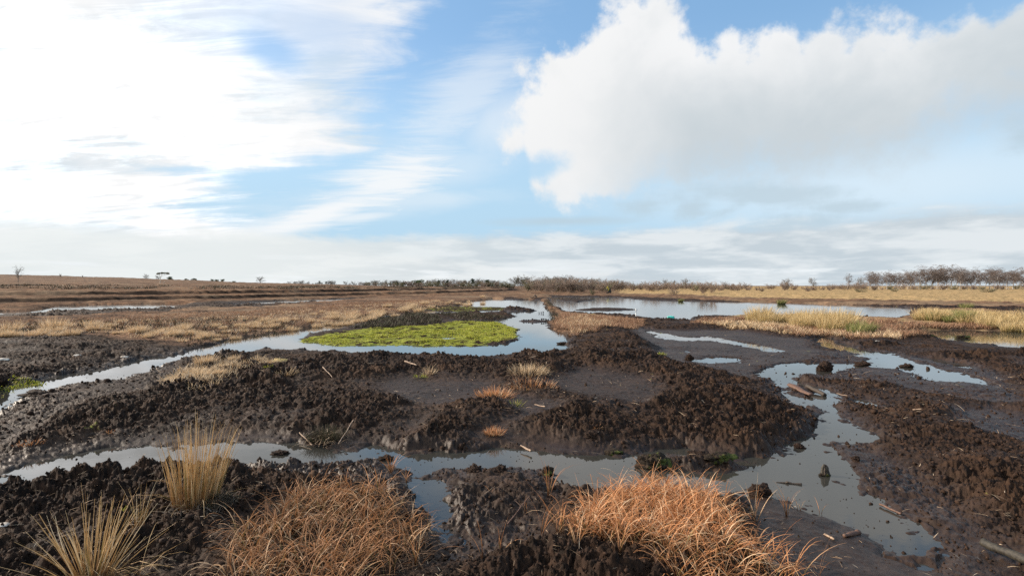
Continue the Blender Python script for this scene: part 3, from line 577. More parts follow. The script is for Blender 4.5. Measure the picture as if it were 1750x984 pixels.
def in_poly(poly, n, rng=rng):
    poly = np.asarray(poly); lo, hi = poly.min(0), poly.max(0); out = []
    while sum(len(o) for o in out) < n:
        p = rng.uniform(lo, hi, (n*3, 2)); k = sdf(p[:, 0], p[:, 1], poly, 2) > 0; out.append(p[k])
    return np.concatenate(out)[:n]
U_ = lambda a, b, n: rng.uniform(a, b, n)
def field(name, pts, Lr, wr, th0, th1, seg, per, spread, lean=None, power=1.3):
    """shoots of several blades round each point"""
    n = len(pts); z = ground_z(pts); b = np.column_stack([pts, z-.01]); b = np.repeat(b, per, 0); m = len(b)
    sc = np.repeat(rng.uniform(.7, 1.2, n), per); ph0 = np.repeat(rng.uniform(0, 2*math.pi, n), per)
    ph = ph0+rng.normal(0, 1.3, m) if lean is None else lean+rng.normal(0, .9, m)
    b[:, :2] += rng.normal(0, spread, (m, 2))
    return blades_np(b, U_(*Lr, m)*sc, U_(*wr, m), ph, U_(*th0, m), U_(*th1, m), seg, power=power)

def foreground_sedge():
    R1 = PP([(1000, 905), (1030, 866), (1070, 848), (1130, 838), (1205, 858), (1248, 895), (1262, 940), (1180, 965), (1090, 955), (1010, 940), (950, 915)], .1)
    R2 = PP([(1120, 985), (1180, 950), (1260, 940), (1340, 975), (1400, 1060), (1200, 1080), (1130, 1040)], .05)
    R1b = PP([(955, 895), (980, 872), (1040, 860), (1050, 920), (960, 925)], .1)
    p = [field('c', in_poly(R1b, 26), (.12, .24), (.005, .009), (.1, .8), (1.3, 2.7), 7, 6, .02, power=1.6), field('a', in_poly(R1, 330), (.18, .38), (.005, .010), (.0, .6), (1.2, 2.7), 7, 7, .016, power=1.6),
         field('a', in_poly(R2, 110), (.16, .36), (.004, .008), (.1, .7), (1.3, 2.6), 7, 6, .014)]
    o = link('sedge_clump', blade_mesh('sedge_clump', p), M['sedge']); tag(o, 'bright russet sedge clump arching beside the grey pool in the right foreground', 'grass clump')
    link('dead_thatch', blade_mesh('dead_thatch', [field('d', in_poly(R1, 260), (.07, .20), (.004, .009), (.7, 1.4), (1.2, 1.9), 4, 7, .03)]), M['thatch'], o)
    L1 = PP([(370, 975), (410, 935), (490, 885), (570, 850), (650, 838), (700, 875), (725, 935), (715, 975), (640, 1010), (600, 1070), (380, 1070)], .08)
    p = [field('a', in_poly(L1, 300), (.16, .34), (.005, .009), (.0, .75), (1.2, 2.7), 7, 6, .018, lean=None, power=1.5)]
    o = link('sedge_clump', blade_mesh('sedge_clump', p), M['sedge_dull']); tag(o, 'brown tangled sedge clump left of the dark muddy rivulet', 'grass clump')
    link('dead_thatch', blade_mesh('dead_thatch', [field('d', in_poly(L1, 420), (.07, .20), (.004, .009), (.7, 1.4), (1.2, 1.9), 4, 7, .03)]), M['thatch'], o)
    # single shoots round the two clumps
    spots = [((1290, 905), 'arching sedge shoots on dark mud right of the russet clump', 9, .34), ((1345, 885), 'sedge shoots leaning over the edge of the grey pool', 10, .30),
             ((1365, 868), 'short upright sedge sprig standing in the pool edge', 4, .16), ((1402, 870), 'tiny single sedge sprout standing in the grey pool', 2, .12), ((1395, 1010), 'thin lone sedge shoot on smooth mud at the lower edge', 4, .32),
             ((938, 858), 'tall pale sedge shoots left of the russet clump', 9, .36), ((925, 925), 'red stemmed sedge shoots bending over wet mud', 8, .30), ((855, 965), 'small forked sedge shoot in the middle foreground mud', 6, .26),
             ((825, 985), 'curled reddish sedge leaf pair on the foreground mud', 4, .22), ((898, 885), 'short orange sedge sprig on the muddy flat', 3, .15), ((840, 852), 'little upright orange sprout on the clod bank', 2, .10),
             ((668, 806), 'pale arching sedge tuft at the tip of the brown clump', 22, .26), ((695, 818), 'green sprouting sedge shoots beside the rivulet', 8, .13), ((710, 985), 'curled sedge tuft below the brown clump', 10, .24), ((985, 980), 'bleached sedge tuft with long leaf lying on mud', 10, .3),
             ((730, 905), 'green sedge sprigs in the edge of the rivulet', 7, .18), ((1060, 1010), 'sedge tuft at the bottom of the picture below the russet clump', 12, .26)]
    for (px, py), lab, k, ln in spots:
        x, y = P(px, py, .03); z = float(ground_z([(x, y)])[0]); b = np.zeros((k, 3)); b[:, :2] = rng.normal(0, .007, (k, 2))
        V = blades_np(b, U_(.7, 1.15, k)*ln, U_(.0035, .006, k), U_(0, 6.3, k), U_(0, .45, k), U_(.6, 1.9, k), 6, power=1.6)
        o = link('sedge_shoot', blade_mesh('sedge_shoot', [V]), M['sedge'], loc=(x, y, max(z, 0)-.005)); tag(o, lab, 'grass tuft', 'scattered sedge shoots in the foreground')
foreground_sedge()

def rush_tuft(name, px, py, zr, n, Lr, fan, rad, matn, lab, cat='rush tuft', group=None, w=(.003, .005), bend=.35, lean=0., seg=5):
    x, y = P(px, py, zr); z = float(ground_z([(x, y)])[0])
    a = U_(0, 6.3, n); r = rad*np.sqrt(U_(0, 1, n)); b = np.column_stack([r*np.cos(a), r*np.sin(a), np.full(n, -.01)])
    th = np.clip(r/rad*fan+rng.normal(0, fan*.35, n), 0, 1.4)
    V = blades_np(b, U_(*Lr, n)*(1-.25*r/rad), U_(*w, n), a+rng.normal(0, .4, n), th, th+np.abs(rng.normal(0, bend, n)), seg, power=1.6, taper=.75)
    V[0][:, 0] += lean*np.maximum(V[0][:, 2], 0)
    o = link(name, blade_mesh(name, [V]), M[matn], loc=(x, y, z)); tag(o, lab, cat, group); return o
t = rush_tuft('rush_tuft', 335, 862, .2, 250, (.40, .78), .17, .14, 'rush', 'tall upright dead rush tuft on the left foreground mound', bend=.22, lean=.06, w=(.004, .0075))
def skirt(parent, n, rad, Lr, matn, name='dead_thatch', flat=True, dx=0., dy=0., zz=.0):
    a = U_(0, 6.3, n); r = rad*np.sqrt(U_(0, 1, n)); b = np.column_stack([dx+r*np.cos(a), dy+r*np.sin(a), U_(0, .07, n)*(1-r/rad)+zz])
    V = blades_np(b, U_(*Lr, n), U_(.003, .006, n), U_(0, 6.3, n), U_(.5, 1.4, n) if flat else U_(0, .7, n), U_(1.2, 2.4, n), 4)
    return link(name, blade_mesh(name, [V]), M[matn], parent)
skirt(t, 420, .22, (.05, .16), 'dead', dx=.05, dy=-.08)
skirt(t, 30, .15, (.25, .5), 'rush', 'fallen_stalks', dx=.02)
g = skirt(t, 350, .13, (.04, .11), 'heather', 'heather_sprigs', False, .16, -.02, .02)
t = rush_tuft('rush_tuft', 158, 985, .15, 110, (.34, .66), .62, .07, 'rush', 'fanned dead rush tuft in the lower left corner', w=(.005, .009), bend=.25, lean=.1)
skirt(t, 45, .16, (.2, .42), 'rush', 'fallen_stalks', dx=.12); skirt(t, 90, .14, (.04, .12), 'straw', dx=-.12, dy=.05)
rush_tuft('rush_tuft', 236, 893, .25, 22, (.15, .40), .22, .03, 'rush', 'thin group of rush stalks between the two big tufts')
rush_tuft('grass_sprig', 205, 862, .27, 30, (.03, .07), .9, .04, 'mossb', 'small bright green sprig on the brown mound', 'grass tuft', bend=.6)
rush_tuft('grass_tuft', 845, 735, .12, 230, (.07, .13), .8, .10, 'sedge', 'small spiky orange tuft with green heart on the mud flat', 'grass tuft', bend=.3)
t = rush_tuft('heather_bush', 558, 728, .18, 900, (.10, .20), .55, .19, 'heather', 'low olive heather bush on the clod bank', 'heather', bend=.5)
skirt(t, 120, .30, (.06, .18), 'straw', 'straw_litter', dx=.0, dy=-.05)
for (px, py, zr, n, L, rad, mt_, lab) in (
    (845, 668, .2, 420, (.10, .22), .26, 'sedge', 'matted orange grass tuft above the mud flat'),
    (902, 628, .3, 420, (.12, .28), .34, 'pale', 'pale fluffy grass tussock on the crest of the bank'),
    (910, 650, .25, 300, (.10, .22), .36, 'sedge', 'orange grass patch just below the fluffy tussock'),
    (880, 690, .15, 40, (.06, .15), .10, 'mossb', 'green and yellow sprig at the edge of the flat'),
    (733, 628, .3, 70, (.12, .26), .10, 'pale', 'thin upright pale tuft on the clod ridge'),
    (718, 630, .3, 60, (.05, .10), .12, 'mossb', 'low green tuft beside the thin pale tuft'),
    (462, 624, .2, 200, (.10, .2), .2, 'pale', 'pale windswept tuft at the left end of the ridge'),
    (440, 616, .15, 140, (.10, .22), .16, 'pale', 'taller pale tuft beside the channel bend'),
    (490, 632, .3, 140, (.08, .18), .18, 'pale', 'small faded tuft on the ridge below the yellow lump'),
    (458, 632, .3, 40, (.04, .09), .06, 'mossb', 'tiny vivid green plant on the ridge'),
    (1130, 612, .1, 80, (.05, .1), .1, 'mossb', 'low green growth at the edge of the mud flat'),
    (1575, 690, .12, 120, (.05, .11), .14, 'heather', 'small dark twiggy plant on the right mound'),
    (1020, 725, .2, 30, (.04, .1), .06, 'sedge', 'tiny orange sprout on the near face of the bank'),
    (755, 720, .2, 60, (.04, .1), .12, 'straw', 'small bleached root tangle on the clod bank'),
    (50, 742, .2, 90, (.03, .07), .12, 'sedge', 'small rusty tuft on the left clod slope'),
    (188, 722, .2, 50, (.03, .07), .07, 'sedge', 'tiny rusty tuft right of the left slope')):
    rush_tuft('grass_tuft', px, py, zr, n, L, .9, rad, mt_, lab, 'grass tuft', 'small tufts on the peat banks', w=(.004, .008), bend=.6, lean=.12)

# tussocks copied from a few prototypes
def proto(n, Lr, fan, rad, w, bend=.5, seed=0):
    a = U_(0, 6.3, n); r = rad*np.sqrt(U_(0, 1, n)); b = np.column_stack([r*np.cos(a), r*np.sin(a), np.full(n, -.03)])
    th = np.clip(r/rad*fan+rng.normal(0, fan*.3, n), 0, 1.4)
    V = blades_np(b, U_(*Lr, n), U_(*w, n), a+rng.normal(0, .4, n), th, th+np.abs(rng.normal(0, bend, n)), 4, power=1.5); V[0][:, 0] += .15*np.maximum(V[0][:, 2], 0)
    return blade_mesh('tussock', [V])
def tuss_set(name, matn, k, n, Lr, fan, rad, w):
    r = []
    for i in range(k):
        me = proto(n, Lr, fan, rad, w); me.materials.append(M[matn]); r.append(me)
    return r
PALE = tuss_set('p', 'pale', 4, 260, (.25, .50), .6, .28, (.010, .020))
TANR = tuss_set('t', 'tan', 4, 420, (.35, .85), .4, .40, (.012, .026))
GRN = tuss_set('g', 'greenrush', 2, 320, (.4, .75), .35, .28, (.012, .024))
def place(name, me, x, y, s, lab, cat, group=None, sz=None, dz=0):
    z = max(0., float(ground_z([(x, y)])[0])); o = bpy.data.objects.new(name, me); COL.objects.link(o); o.location = (x, y, z-.02+dz)
    sz = sz or s*random.uniform(.8, 1.2); o.scale = (s, s, sz); o.rotation_euler = (0, 0, random.uniform(-.5, .5)+random.choice((0, math.pi))*0)
    tag(o, lab, cat, group); return o
def along(pts, n, jit):
    pts = np.array(pts, float); d = np.r_[0, np.cumsum(np.hypot(*np.diff(pts, axis=0).T))]; t = np.sort(rng.uniform(0, d[-1], n))
    return np.column_stack([np.interp(t, d, pts[:, 0]), np.interp(t, d, pts[:, 1])+rng.normal(0, jit, n)])
# named tufts of the left bank
for (px, py, s, lab) in ((15, 588, 1.5, 'golden grass tussock at the left edge of the bank'), (92, 585, 1.6, 'golden upright grass tussock on the left bank'), (112, 580, 1.2, 'shorter tussock just right of the golden upright one'),
                         (155, 578, 1.3, 'spreading pale tussock on the brow of the left bank'), (236, 590, 1.2, 'wispy tussock leaning over the left channel'),
                         (285, 584, .9, 'low tussock behind the wispy one by the channel'), (205, 570, 1.0, 'small pale tussock above the dark peat face')):
    x, y = P(px, py-12, .06); place('grass_tussock', random.choice(PALE), x, y, s*.62, lab, 'grass tussock', 'pale tussocks on the left bank')
# tufts on the tongue of land at the near side of the channel
for (px, py, s, lab) in ((300, 640, .8, 'pale tuft at the tip of the grassy tongue by the channel'), (330, 632, 1.0, 'pale leaning tuft in the middle of the grassy tongue'), (350, 622, 1.1, 'tall pale tuft beside the channel on the grassy tongue'),
                         (378, 630, .8, 'small tan tuft on the grassy tongue'), (345, 650, .8, 'low tan tuft on the near slope of the tongue'), (400, 618, .7, 'small tuft where the tongue meets the ridge'), (375, 652, .6, 'tiny faded tuft below the tongue'), (292, 655, .6, 'tiny tuft on the clods below the channel')):
    x, y = P(px, py, .14); place('grass_tussock', random.choice(PALE), x, y, s*.5, lab, 'grass tussock', 'pale tufts on the tongue by the channel')
for i, (px, py) in enumerate(along([(250, 572), (320, 568), (420, 556), (520, 546), (600, 540), (680, 529), (740, 521), (800, 514), (835, 509)], 84, 3.0)):
    x, y = P(px, py, .28); place('grass_tussock', random.choice(PALE), x, y, random.uniform(.6, 1.0)*(.6 if px < 560 else 1), 'pale bleached grass tussock in the band along the back of the left bank', 'grass tussock', 'bleached tussock band on the left bank')
for i, (px, py) in enumerate(along([(0, 572), (120, 568), (250, 566), (330, 558), (450, 548), (560, 537)], 34, 5)):
    x, y = P(px, py, .28); place('grass_tussock', random.choice(PALE), x, y, random.uniform(.35, .65), 'small faded tussock on the reddish back of the left bank', 'grass tussock', 'faded tussocks behind the left bank')
# reeds right
for i, (px, py) in enumerate(along([(1290, 553), (1340, 556), (1400, 559), (1450, 563)], 34, 2.0)):
    x, y = P(px, py-4, .25); place('reed_clump', random.choice(TANR), x, y, random.uniform(.7, 1.0), 'tan reed clump in the dense bed before the right pond', 'reeds', 'tan reed bed before the right pond')
for (px, py, s, lab) in ((1474, 568, .95, 'dark green rush clump at the right end of the tan reed bed'), (1462, 570, .75, 'smaller green rush clump beside the dark green one'),):
    x, y = P(px, py, .15); place('rush_clump', GRN[0], x, y, s, lab, 'rushes')
for i, (px, py) in enumerate(along([(1562, 546), (1640, 549), (1700, 553), (1790, 556)], 44, 2.0)):
    x, y = P(px, py-2, .25); place('reed_clump', random.choice(TANR+GRN[:1]), x, y, random.uniform(.55, .85), 'green based reed clump in the bed at the far right', 'reeds', 'reed bed at the far right')
for (px, py, s, lab) in ((1335, 518, 1.1, 'round dark green rush clump on the far shore of the right pond'), (1650, 529, 1.0, 'dark green rush clump behind the far right reed bed'), (1163, 514, .8, 'tiny green rush tuft on the far shore')):
    x, y = P(px, py, .1); place('rush_clump', GRN[1], x, y, s, lab, 'rushes', sz=s*.75)

# grass cover over the banks: far too many blades to count
def cover(name, lab, zones, matn, dens_seed=0):
    packs = []
    for (pts, zr, n, Lr, wr, per) in zones:
        p = in_poly(PP(pts, zr), n); z, red, moss, wet, tan, dark, dw, clod = terrain(p[:, 0].copy(), p[:, 1].copy())
        k = (dw > .12) & (fbm(p[:, 0], p[:, 1], 1.2, 3, dens_seed) > -.25); p = p[k]
        packs.append(field('c', p, Lr, wr, (.0, .7), (.5, 1.6), 3, per, .06))
    o = link(name, blade_mesh(name, packs), M[matn]); tag(o, lab, 'grass', kind='stuff'); return o
cover('ruddy_grass', 'short ruddy moor grass covering the banks round the ponds',
      [([(945, 548), (960, 533), (1000, 537), (1100, 547), (1085, 556), (1040, 557), (1000, 566), (960, 570)], .2, 3000, (.10, .24), (.012, .022), 5),
       ([(1180, 548), (1280, 543), (1400, 543), (1540, 548), (1540, 572), (1400, 568), (1300, 557)], .25, 5200, (.10, .26), (.014, .026), 5),
       ([(1540, 550), (1800, 552), (1850, 566), (1650, 562), (1545, 567)], .25, 3500, (.10, .28), (.014, .026), 5),
       ([(0, 565), (200, 562), (300, 574), (420, 560), (600, 540), (780, 517), (740, 511), (560, 520), (400, 532), (200, 542), (0, 548)], .27, 10000, (.06, .14), (.014, .028), 5)], 'redgrass', 4)
cover('faded_grass', 'faded straw coloured grass mixed into the banks',
      [([(1195, 552), (1300, 552), (1420, 562), (1540, 566), (1535, 573), (1400, 570), (1290, 560)], .2, 1200, (.10, .26), (.014, .024), 5),
       ([(950, 545), (990, 537), (1060, 546), (1040, 555), (975, 562)], .25, 500, (.12, .28), (.012, .02), 5),
       ([(0, 575), (160, 568), (300, 576), (420, 562), (600, 541), (780, 519), (740, 513), (560, 525), (400, 540), (0, 558)], .27, 1300, (.08, .18), (.016, .028), 5),
       ([(270, 660), (290, 636), (330, 620), (390, 618), (440, 632), (420, 640), (370, 670), (310, 672)], .15, 420, (.06, .16), (.006, .012), 5)], 'pale', 9)
def moss_cover():
    p = in_poly(PP([(505, 584), (560, 571), (640, 562), (720, 558), (780, 551), (850, 551), (884, 562), (886, 580), (800, 595), (560, 594)]), 16000)
    z, red, moss, wet, tan, dark, dw, clod = terrain(p[:, 0].copy(), p[:, 1].copy()); k = (dw > .05) & (moss+fbm(p[:, 0], p[:, 1], .9, 4, 33, .65)*2.4 > .95-.45*sst(p[:, 0], -4.5, -1)); p = p[k]
    e = in_poly(PP([(-20, 662), (20, 652), (70, 650), (75, 658), (30, 672), (-20, 680)], .03), 380)
    e2 = in_poly(PP([(340, 608), (400, 588), (460, 580), (470, 585), (400, 588), (350, 606)], .03), 160)
    o = link('moss', blade_mesh('moss', [field('m', q, (.03, .08), (.012, .024), (.0, 1.0), (.6, 1.6), 2, 3, .03) for q in (p, e, e2)]), M['mossb']); tag(o, 'bright yellow green moss carpet on the low island', 'moss', kind='stuff')
moss_cover()
def heather_cover():
    packs = []
    for (pts, zr, n) in (([(0, 580), (100, 560), (300, 570), (330, 585), (420, 568), (520, 552), (420, 545), (200, 548), (0, 556)], .25, 900), ([(600, 555), (640, 542), (700, 533), (745, 536), (755, 546), (690, 552)], .2, 1500), ([(745, 537), (800, 536), (870, 541), (800, 547)], .1, 500), ([(1560, 562), (1650, 562), (1800, 566), (1850, 560), (1600, 556)], .25, 1800), ([(930, 512), (938, 512), (962, 545), (945, 548)], .2, 300)):
        p = in_poly(PP(pts, zr), n); packs.append(field('h', p, (.08, .22), (.012, .024), (.0, .8), (.4, 1.2), 3, 5, .05))
    for mt_, nn, L_, w_ in (('h', 1500, (.25, .55), (.05, .10)),):
        w0 = [PD(-60, 88), PD(300, 100), PD(700, 112), PD(820, 150), PD(820, 175), PD(300, 150), PD(-60, 135)]
        p = in_poly(w0, nn*3); p = p[fbm(p[:, 0], p[:, 1], 9, 3, 66) > .08]; packs.append(field('h', p, L_, w_, (.0, .9), (.4, 1.3), 3, 5, .25))
    o = link('heather_cover', blade_mesh('heather_cover', packs), M['heather']); tag(o, 'dark heather covering low humps beside the water', 'heather', kind='stuff')
heather_cover()

# ------------------------------------------------------------------ peat crumbs and straw litter
def ico():
    p = (1+5**.5)/2
    v = np.array([(-1, p, 0), (1, p, 0), (-1, -p, 0), (1, -p, 0), (0, -1, p), (0, 1, p), (0, -1, -p), (0, 1, -p), (p, 0, -1), (p, 0, 1), (-p, 0, -1), (-p, 0, 1)], float); v /= np.linalg.norm(v[0])
    f = np.array([(0, 11, 5), (0, 5, 1), (0, 1, 7), (0, 7, 10), (0, 10, 11), (1, 5, 9), (5, 11, 4), (11, 10, 2), (10, 7, 6), (7, 1, 8), (3, 9, 4), (3, 4, 2), (3, 2, 6), (3, 6, 8), (3, 8, 9), (4, 9, 5), (2, 4, 11), (6, 2, 10), (8, 6, 7), (9, 8, 1)])
    return v, f
def ico2(level=2):
    v, f = ico(); v = [tuple(a) for a in v]; f = [tuple(a) for a in f]
    for _ in range(level):
        cache = {}; nf = []
        def mid(a, b):
            k = (min(a, b), max(a, b))
            if k not in cache:
                m = np.array(v[a])+np.array(v[b]); m /= np.linalg.norm(m); cache[k] = len(v); v.append(tuple(m))
            return cache[k]
        for a, b, c in f:
            ab, bc, ca = mid(a, b), mid(b, c), mid(c, a); nf += [(a, ab, ca), (b, bc, ab), (c, ca, bc), (ab, bc, ca)]
        f = nf
    return np.array(v), np.array(f)
def n3(v, sc, seed): return (fbm(v[:, 0]+v[:, 2]*.7, v[:, 1]-v[:, 2]*.6, sc, 3, seed)+fbm(v[:, 2]+3, v[:, 0]*.8+v[:, 1]*.5, sc, 3, seed+5))*.5
def lump_mesh(name, size, seed, rough=.45, level=4):
    v, f = ico2(level); d = 1+rough*1.3*n3(v, 1.1, seed)+rough*1.2*n3(v, .35, seed+9)+rough*.5*n3(v, .12, seed+19); v = v*d[:, None]*np.array(size)
    return raw_mesh(name, v, None, f, False)
def crumbs():
    iv, if_ = ico(); pts = []
    r = np.exp(rng.uniform(math.log(2.4), math.log(15), 95000)); a = np.arctan(rng.uniform(-.98, .98, 95000)); p = np.column_stack([r*np.sin(a), r*np.cos(a)])
    z, red, moss, wet, tan, dark, dw, clod = terrain(p[:, 0].copy(), p[:, 1].copy())
    pr = np.clip(clod, 0, 1)**1.2*.75+.05; pr = np.where(dw < -.0, np.where(dw > -.35, .10, .012), pr); k = (rng.random(len(p)) < pr*.42) & (red < .5) & (moss < .5)
    p = p[k]; z = np.maximum(z[k], .0); r = r[k]; c = clod[k]; dwk = dw[k]; n = len(p)
    s = (.0020+.0008*r)*np.exp(rng.normal(0, .5, n))*np.where(dwk < 0, .6, .7+.5*c)
    V = iv[None]*(1+rng.uniform(-.5, .45, (n, 12, 1))); V = V*s[:, None, None]*rng.uniform(.6, 1.3, (n, 1, 3))
    V[:, :, 0] += p[:, None, 0]; V[:, :, 1] += p[:, None, 1]; V[:, :, 2] += (z+s*.25)[:, None]
    f = (if_[None]+(np.arange(n)*12)[:, None, None]).reshape(-1, 3)
    o = link('peat_crumbs', raw_mesh('peat_crumbs', V.reshape(-1, 3), None, f, False), M['crumb']); tag(o, 'loose dark peat crumbs strewn over banks and shallows', 'peat crumbs', kind='stuff')
    # straw and root bits
    n0 = 15000; r = np.exp(rng.uniform(math.log(2.4), math.log(16), n0)); a = np.arctan(rng.uniform(-.98, .98, n0)); p = np.column_stack([r*np.sin(a), r*np.cos(a)])
    z, red, moss, wet, tan, dark, dw, clod = terrain(p[:, 0].copy(), p[:, 1].copy()); k = (dw > 0) & (rng.random(n0) < .12+.30*np.clip(fbm(p[:, 0], p[:, 1], 1.4, 2, 88)+.2, 0, 1)); p = p[k]; z = z[k]; r = r[k]; n = len(p)
    V = blades_np(np.column_stack([p, z+.012]), (.018+.006*r)*np.exp(rng.normal(0, .5, n)), (.0014+.0007*r)*U_(.6, 1.4, n), U_(0, 6.3, n), U_(1.1, 1.6, n), U_(1.3, 1.9, n), 3)
    o = link('straw_litter', blade_mesh('straw_litter', [V]), M['straw']); tag(o, 'straw and root fragments littering the peat', 'litter', kind='stuff')
crumbs()

# ------------------------------------------------------------------ single pieces: clods, sticks, logs, stones
def put(name, me, mt_, px, py, zr, lab, cat, group=None, dz=0., rot=0., zmin=0.):
    x, y = P(px, py, zr); z = max(zmin, float(ground_z([(x, y)])[0])); o = link(name, me, M[mt_], loc=(x, y, z+dz)); o.rotation_euler = (0, 0, rot); tag(o, lab, cat, group); return o
CL = 'larger lumps of peat'
for i, (px, py, s, lab, mt_) in enumerate((
    (1408, 634, (.13, .10, .13), 'dark peat clod standing where the two right channels meet', 'peat'), (1412, 624, (.10, .08, .06), 'flat peat clod behind the standing clod', 'peat'),
    (1550, 627, (.10, .08, .05), 'small clod in the shining right channel', 'peat'), (1475, 625, (.12, .09, .06), 'wet clod at the bend of the right channel', 'peat'),
    (852, 816, (.08, .06, .05), 'dark crumbly clod beside the middle channel', 'peat'), (812, 812, (.06, .06, .05), 'smaller clod left of the crumbly one', 'peat'),
    (936, 812, (.05, .05, .05), 'small mossy clod beside the rivulet mouth', 'mossy'), (1298, 850, (.08, .06, .055), 'round peat clod at the pool edge behind the sedge shoots', 'peat'),
    (1118, 798, (.13, .10, .10), 'mossy peat clod behind the russet clump', 'mossy'), (1100, 790, (.08, .06, .05), 'low clod just left of the mossy one', 'peat'),
    (1225, 796, (.14, .08, .06), 'mossy hump at the right end of the mud bar', 'mossy'), (1195, 790, (.09, .06, .04), 'dark hump in the middle of the mud bar', 'peat'), (1050, 776, (.07, .05, .03), 'mossy lump on the smooth mud above the channel', 'mossy'),
    (1178, 617, (.09, .08, .10), 'dark clod at the left end of the small puddle', 'peat'),
    (1462, 790, (.03, .03, .025), 'tiny clod at the right edge of the grey pool', 'peat'), (1365, 765, (.05, .04, .03), 'small clod in the pool below the right bank', 'peat'),
    (1010, 762, (.06, .05, .04), 'rounded clod on the near foot of the bank', 'peat'), (660, 785, (.07, .05, .03), 'broken clod in the channel above the brown clump', 'peat'),
    (480, 775, (.08, .05, .025), 'flat wet clod in the left part of the channel', 'peat'), (-2, 665, (.14, .12, .12), 'dark clod in the channel at the left edge', 'peat'), (68, 676, (.18, .12, .05), 'flat clod in the left channel', 'peat'),
    (1588, 576, (.2, .14, .08), 'mossy hump on the near shore of the far right pond', 'mossy'), (1645, 578, (.22, .14, .07), 'second mossy hump on the near shore of the far right pond', 'mossy'), (960, 588, (.14, .08, .04), 'dark lump in the corner of the middle pond', 'peat'))):
    put('peat_clod', lump_mesh('peat_clod', s, 100+i, .6), mt_, px, py, 0, lab, 'peat clod', CL, dz=s[2]*.35)
put('moss_lump', lump_mesh('moss_lump', (.17, .09, .06), 9, .5), 'yellowlump', 480, 600+8, .33, 'yellow spongy lump on the crest of the left ridge', 'moss lump', dz=.02)
for i, (px, py, s, lab) in enumerate(((132, 606, (.10, .06, .035), 'flat white stone on the dark left bank'), (214, 602, (.10, .06, .035), 'larger pale stone at the foot of the left bank'), (4, 616, (.13, .06, .03), 'pale flat stone at the left edge'),
                                      (6, 895, (.05, .03, .012), 'pale chip of wood lying on the mound at the left edge'), (1498, 578, (.10, .06, .02), 'pale flat stone on the dark right bank'))):
    put('pale_stone', lump_mesh('pale_stone', s, 300+i, .4, 2), 'stone', px, py, .2, lab, 'stone', 'pale stones and chips', dz=.01)
def stick_mesh(name, pts, radii, seed=0, sides=8, flat=1.0, rough=.2):
    """bent tapering stick through pts, uneven section"""
    pts = np.array(pts, float); n = len(pts); t = np.linspace(0, n-1, (n-1)*5+1)
    c = np.column_stack([np.interp(t, range(n), pts[:, k]) for k in range(3)]); r = np.interp(t, range(n), radii)
    c[1:-1] = (c[:-2]+c[1:-1]*2+c[2:])/4
    rg = np.random.default_rng(seed); V = []; m = len(t)
    for i in range(m):
        d = c[min(i+1, m-1)]-c[max(i-1, 0)]; d /= np.linalg.norm(d); u = np.cross(d, (0, 0, 1)); u /= np.linalg.norm(u)+1e-9; w = np.cross(u, d)
        for k in range(sides):
            a = 2*math.pi*k/sides; rr = r[i]*(1+rough*(math.sin(k*2.3+seed)+rg.uniform(-1, 1))*.5); V.append(c[i]+u*rr*math.cos(a)+w*rr*flat*math.sin(a))
    V += [c[0], c[-1]]; Q = [(i*sides+k, i*sides+(k+1) % sides, (i+1)*sides+(k+1) % sides, (i+1)*sides+k) for i in range(m-1) for k in range(sides)]
    T = [(m*sides, (k+1) % sides, k) for k in range(sides)]+[(m*sides+1, (m-1)*sides+k, (m-1)*sides+(k+1) % sides) for k in range(sides)]
    return raw_mesh(name, V, Q, T, True)
def stick(name, a, b, ra, rb, mt_, lab, cat='stick', group=None, bend=.02, lift=(0, 0), flat=1., za=.03, forks=0, seed=0):
    A = np.array(P(*a, za)); B = np.array(P(*b, za)); z = np.maximum(ground_z([A, B]), 0)
    L = np.linalg.norm(B-A); rg = np.random.default_rng(seed+5); k = 6; T = np.linspace(0, 1, k)
    pts = [(0+(B-A)[0]*t, (B-A)[1]*t+bend*L*math.sin(t*5+seed)*.5, (z[1]-z[0]+lift[1]-lift[0])*t+lift[0]+bend*L*rg.uniform(-.5, .8)) for t in T]
    o = link(name, stick_mesh(name, pts, np.linspace(ra, rb, k)*rg.uniform(.85, 1.15, k), seed, flat=flat), M[mt_], loc=(A[0], A[1], z[0]+min(ra, rb)*.6))
    for j in range(forks):
        p = np.array(pts[2+j % 3]); q = p+np.array([rg.uniform(-.2, .2)*L, rg.uniform(-.2, .2)*L, .06*L])
        link('side_twig', stick_mesh('side_twig', [p, (p+q)/2, q], [rb*.9, rb*.7, rb*.3], seed+j, 6), M[mt_], o)
    tag(o, lab, cat, group); return o
stick('log', (1350, 661), (1387, 675), .06, .045, 'rwood', 'reddish split log lying in the shallow right channel', 'log', lift=(.035, .0), flat=.55, seed=2)
stick('log', (1379, 664), (1410, 674), .035, .035, 'dwood', 'dark rough log just behind the reddish split log', 'log', seed=3)
stick('log', (1678, 934), (1775, 975), .022, .03, 'gwood', 'half buried grey green log in the lower right corner', 'log', za=.05, lift=(.03, .03), seed=4)
stick('log', (1238, 945), (1335, 985), .028, .022, 'pwood', 'pale weathered log under the sedge in the right foreground', 'log', za=.05, lift=(.05, .02), seed=5)
SG = 'broken sticks and bark'
stick('stick', (1326, 818), (1370, 822), .004, .013, 'dwood', 'dark forked twig floating on the grey pool', 'stick', SG, forks=2, seed=6)
stick('stick', (1504, 858), (1540, 874), .009, .009, 'rwood', 'rusty stick lying along the pool edge', 'stick', SG, lift=(.01, .01), seed=7)
stick('stick', (1443, 920), (1467, 910), .012, .018, 'rwood', 'stubby brown bark piece on the smooth mud', 'bark', SG, seed=8)
stick('stick', (1409, 918), (1426, 927), .007, .007, 'pwood', 'short pale wood chip left of the bark piece', 'stick', SG, seed=9)
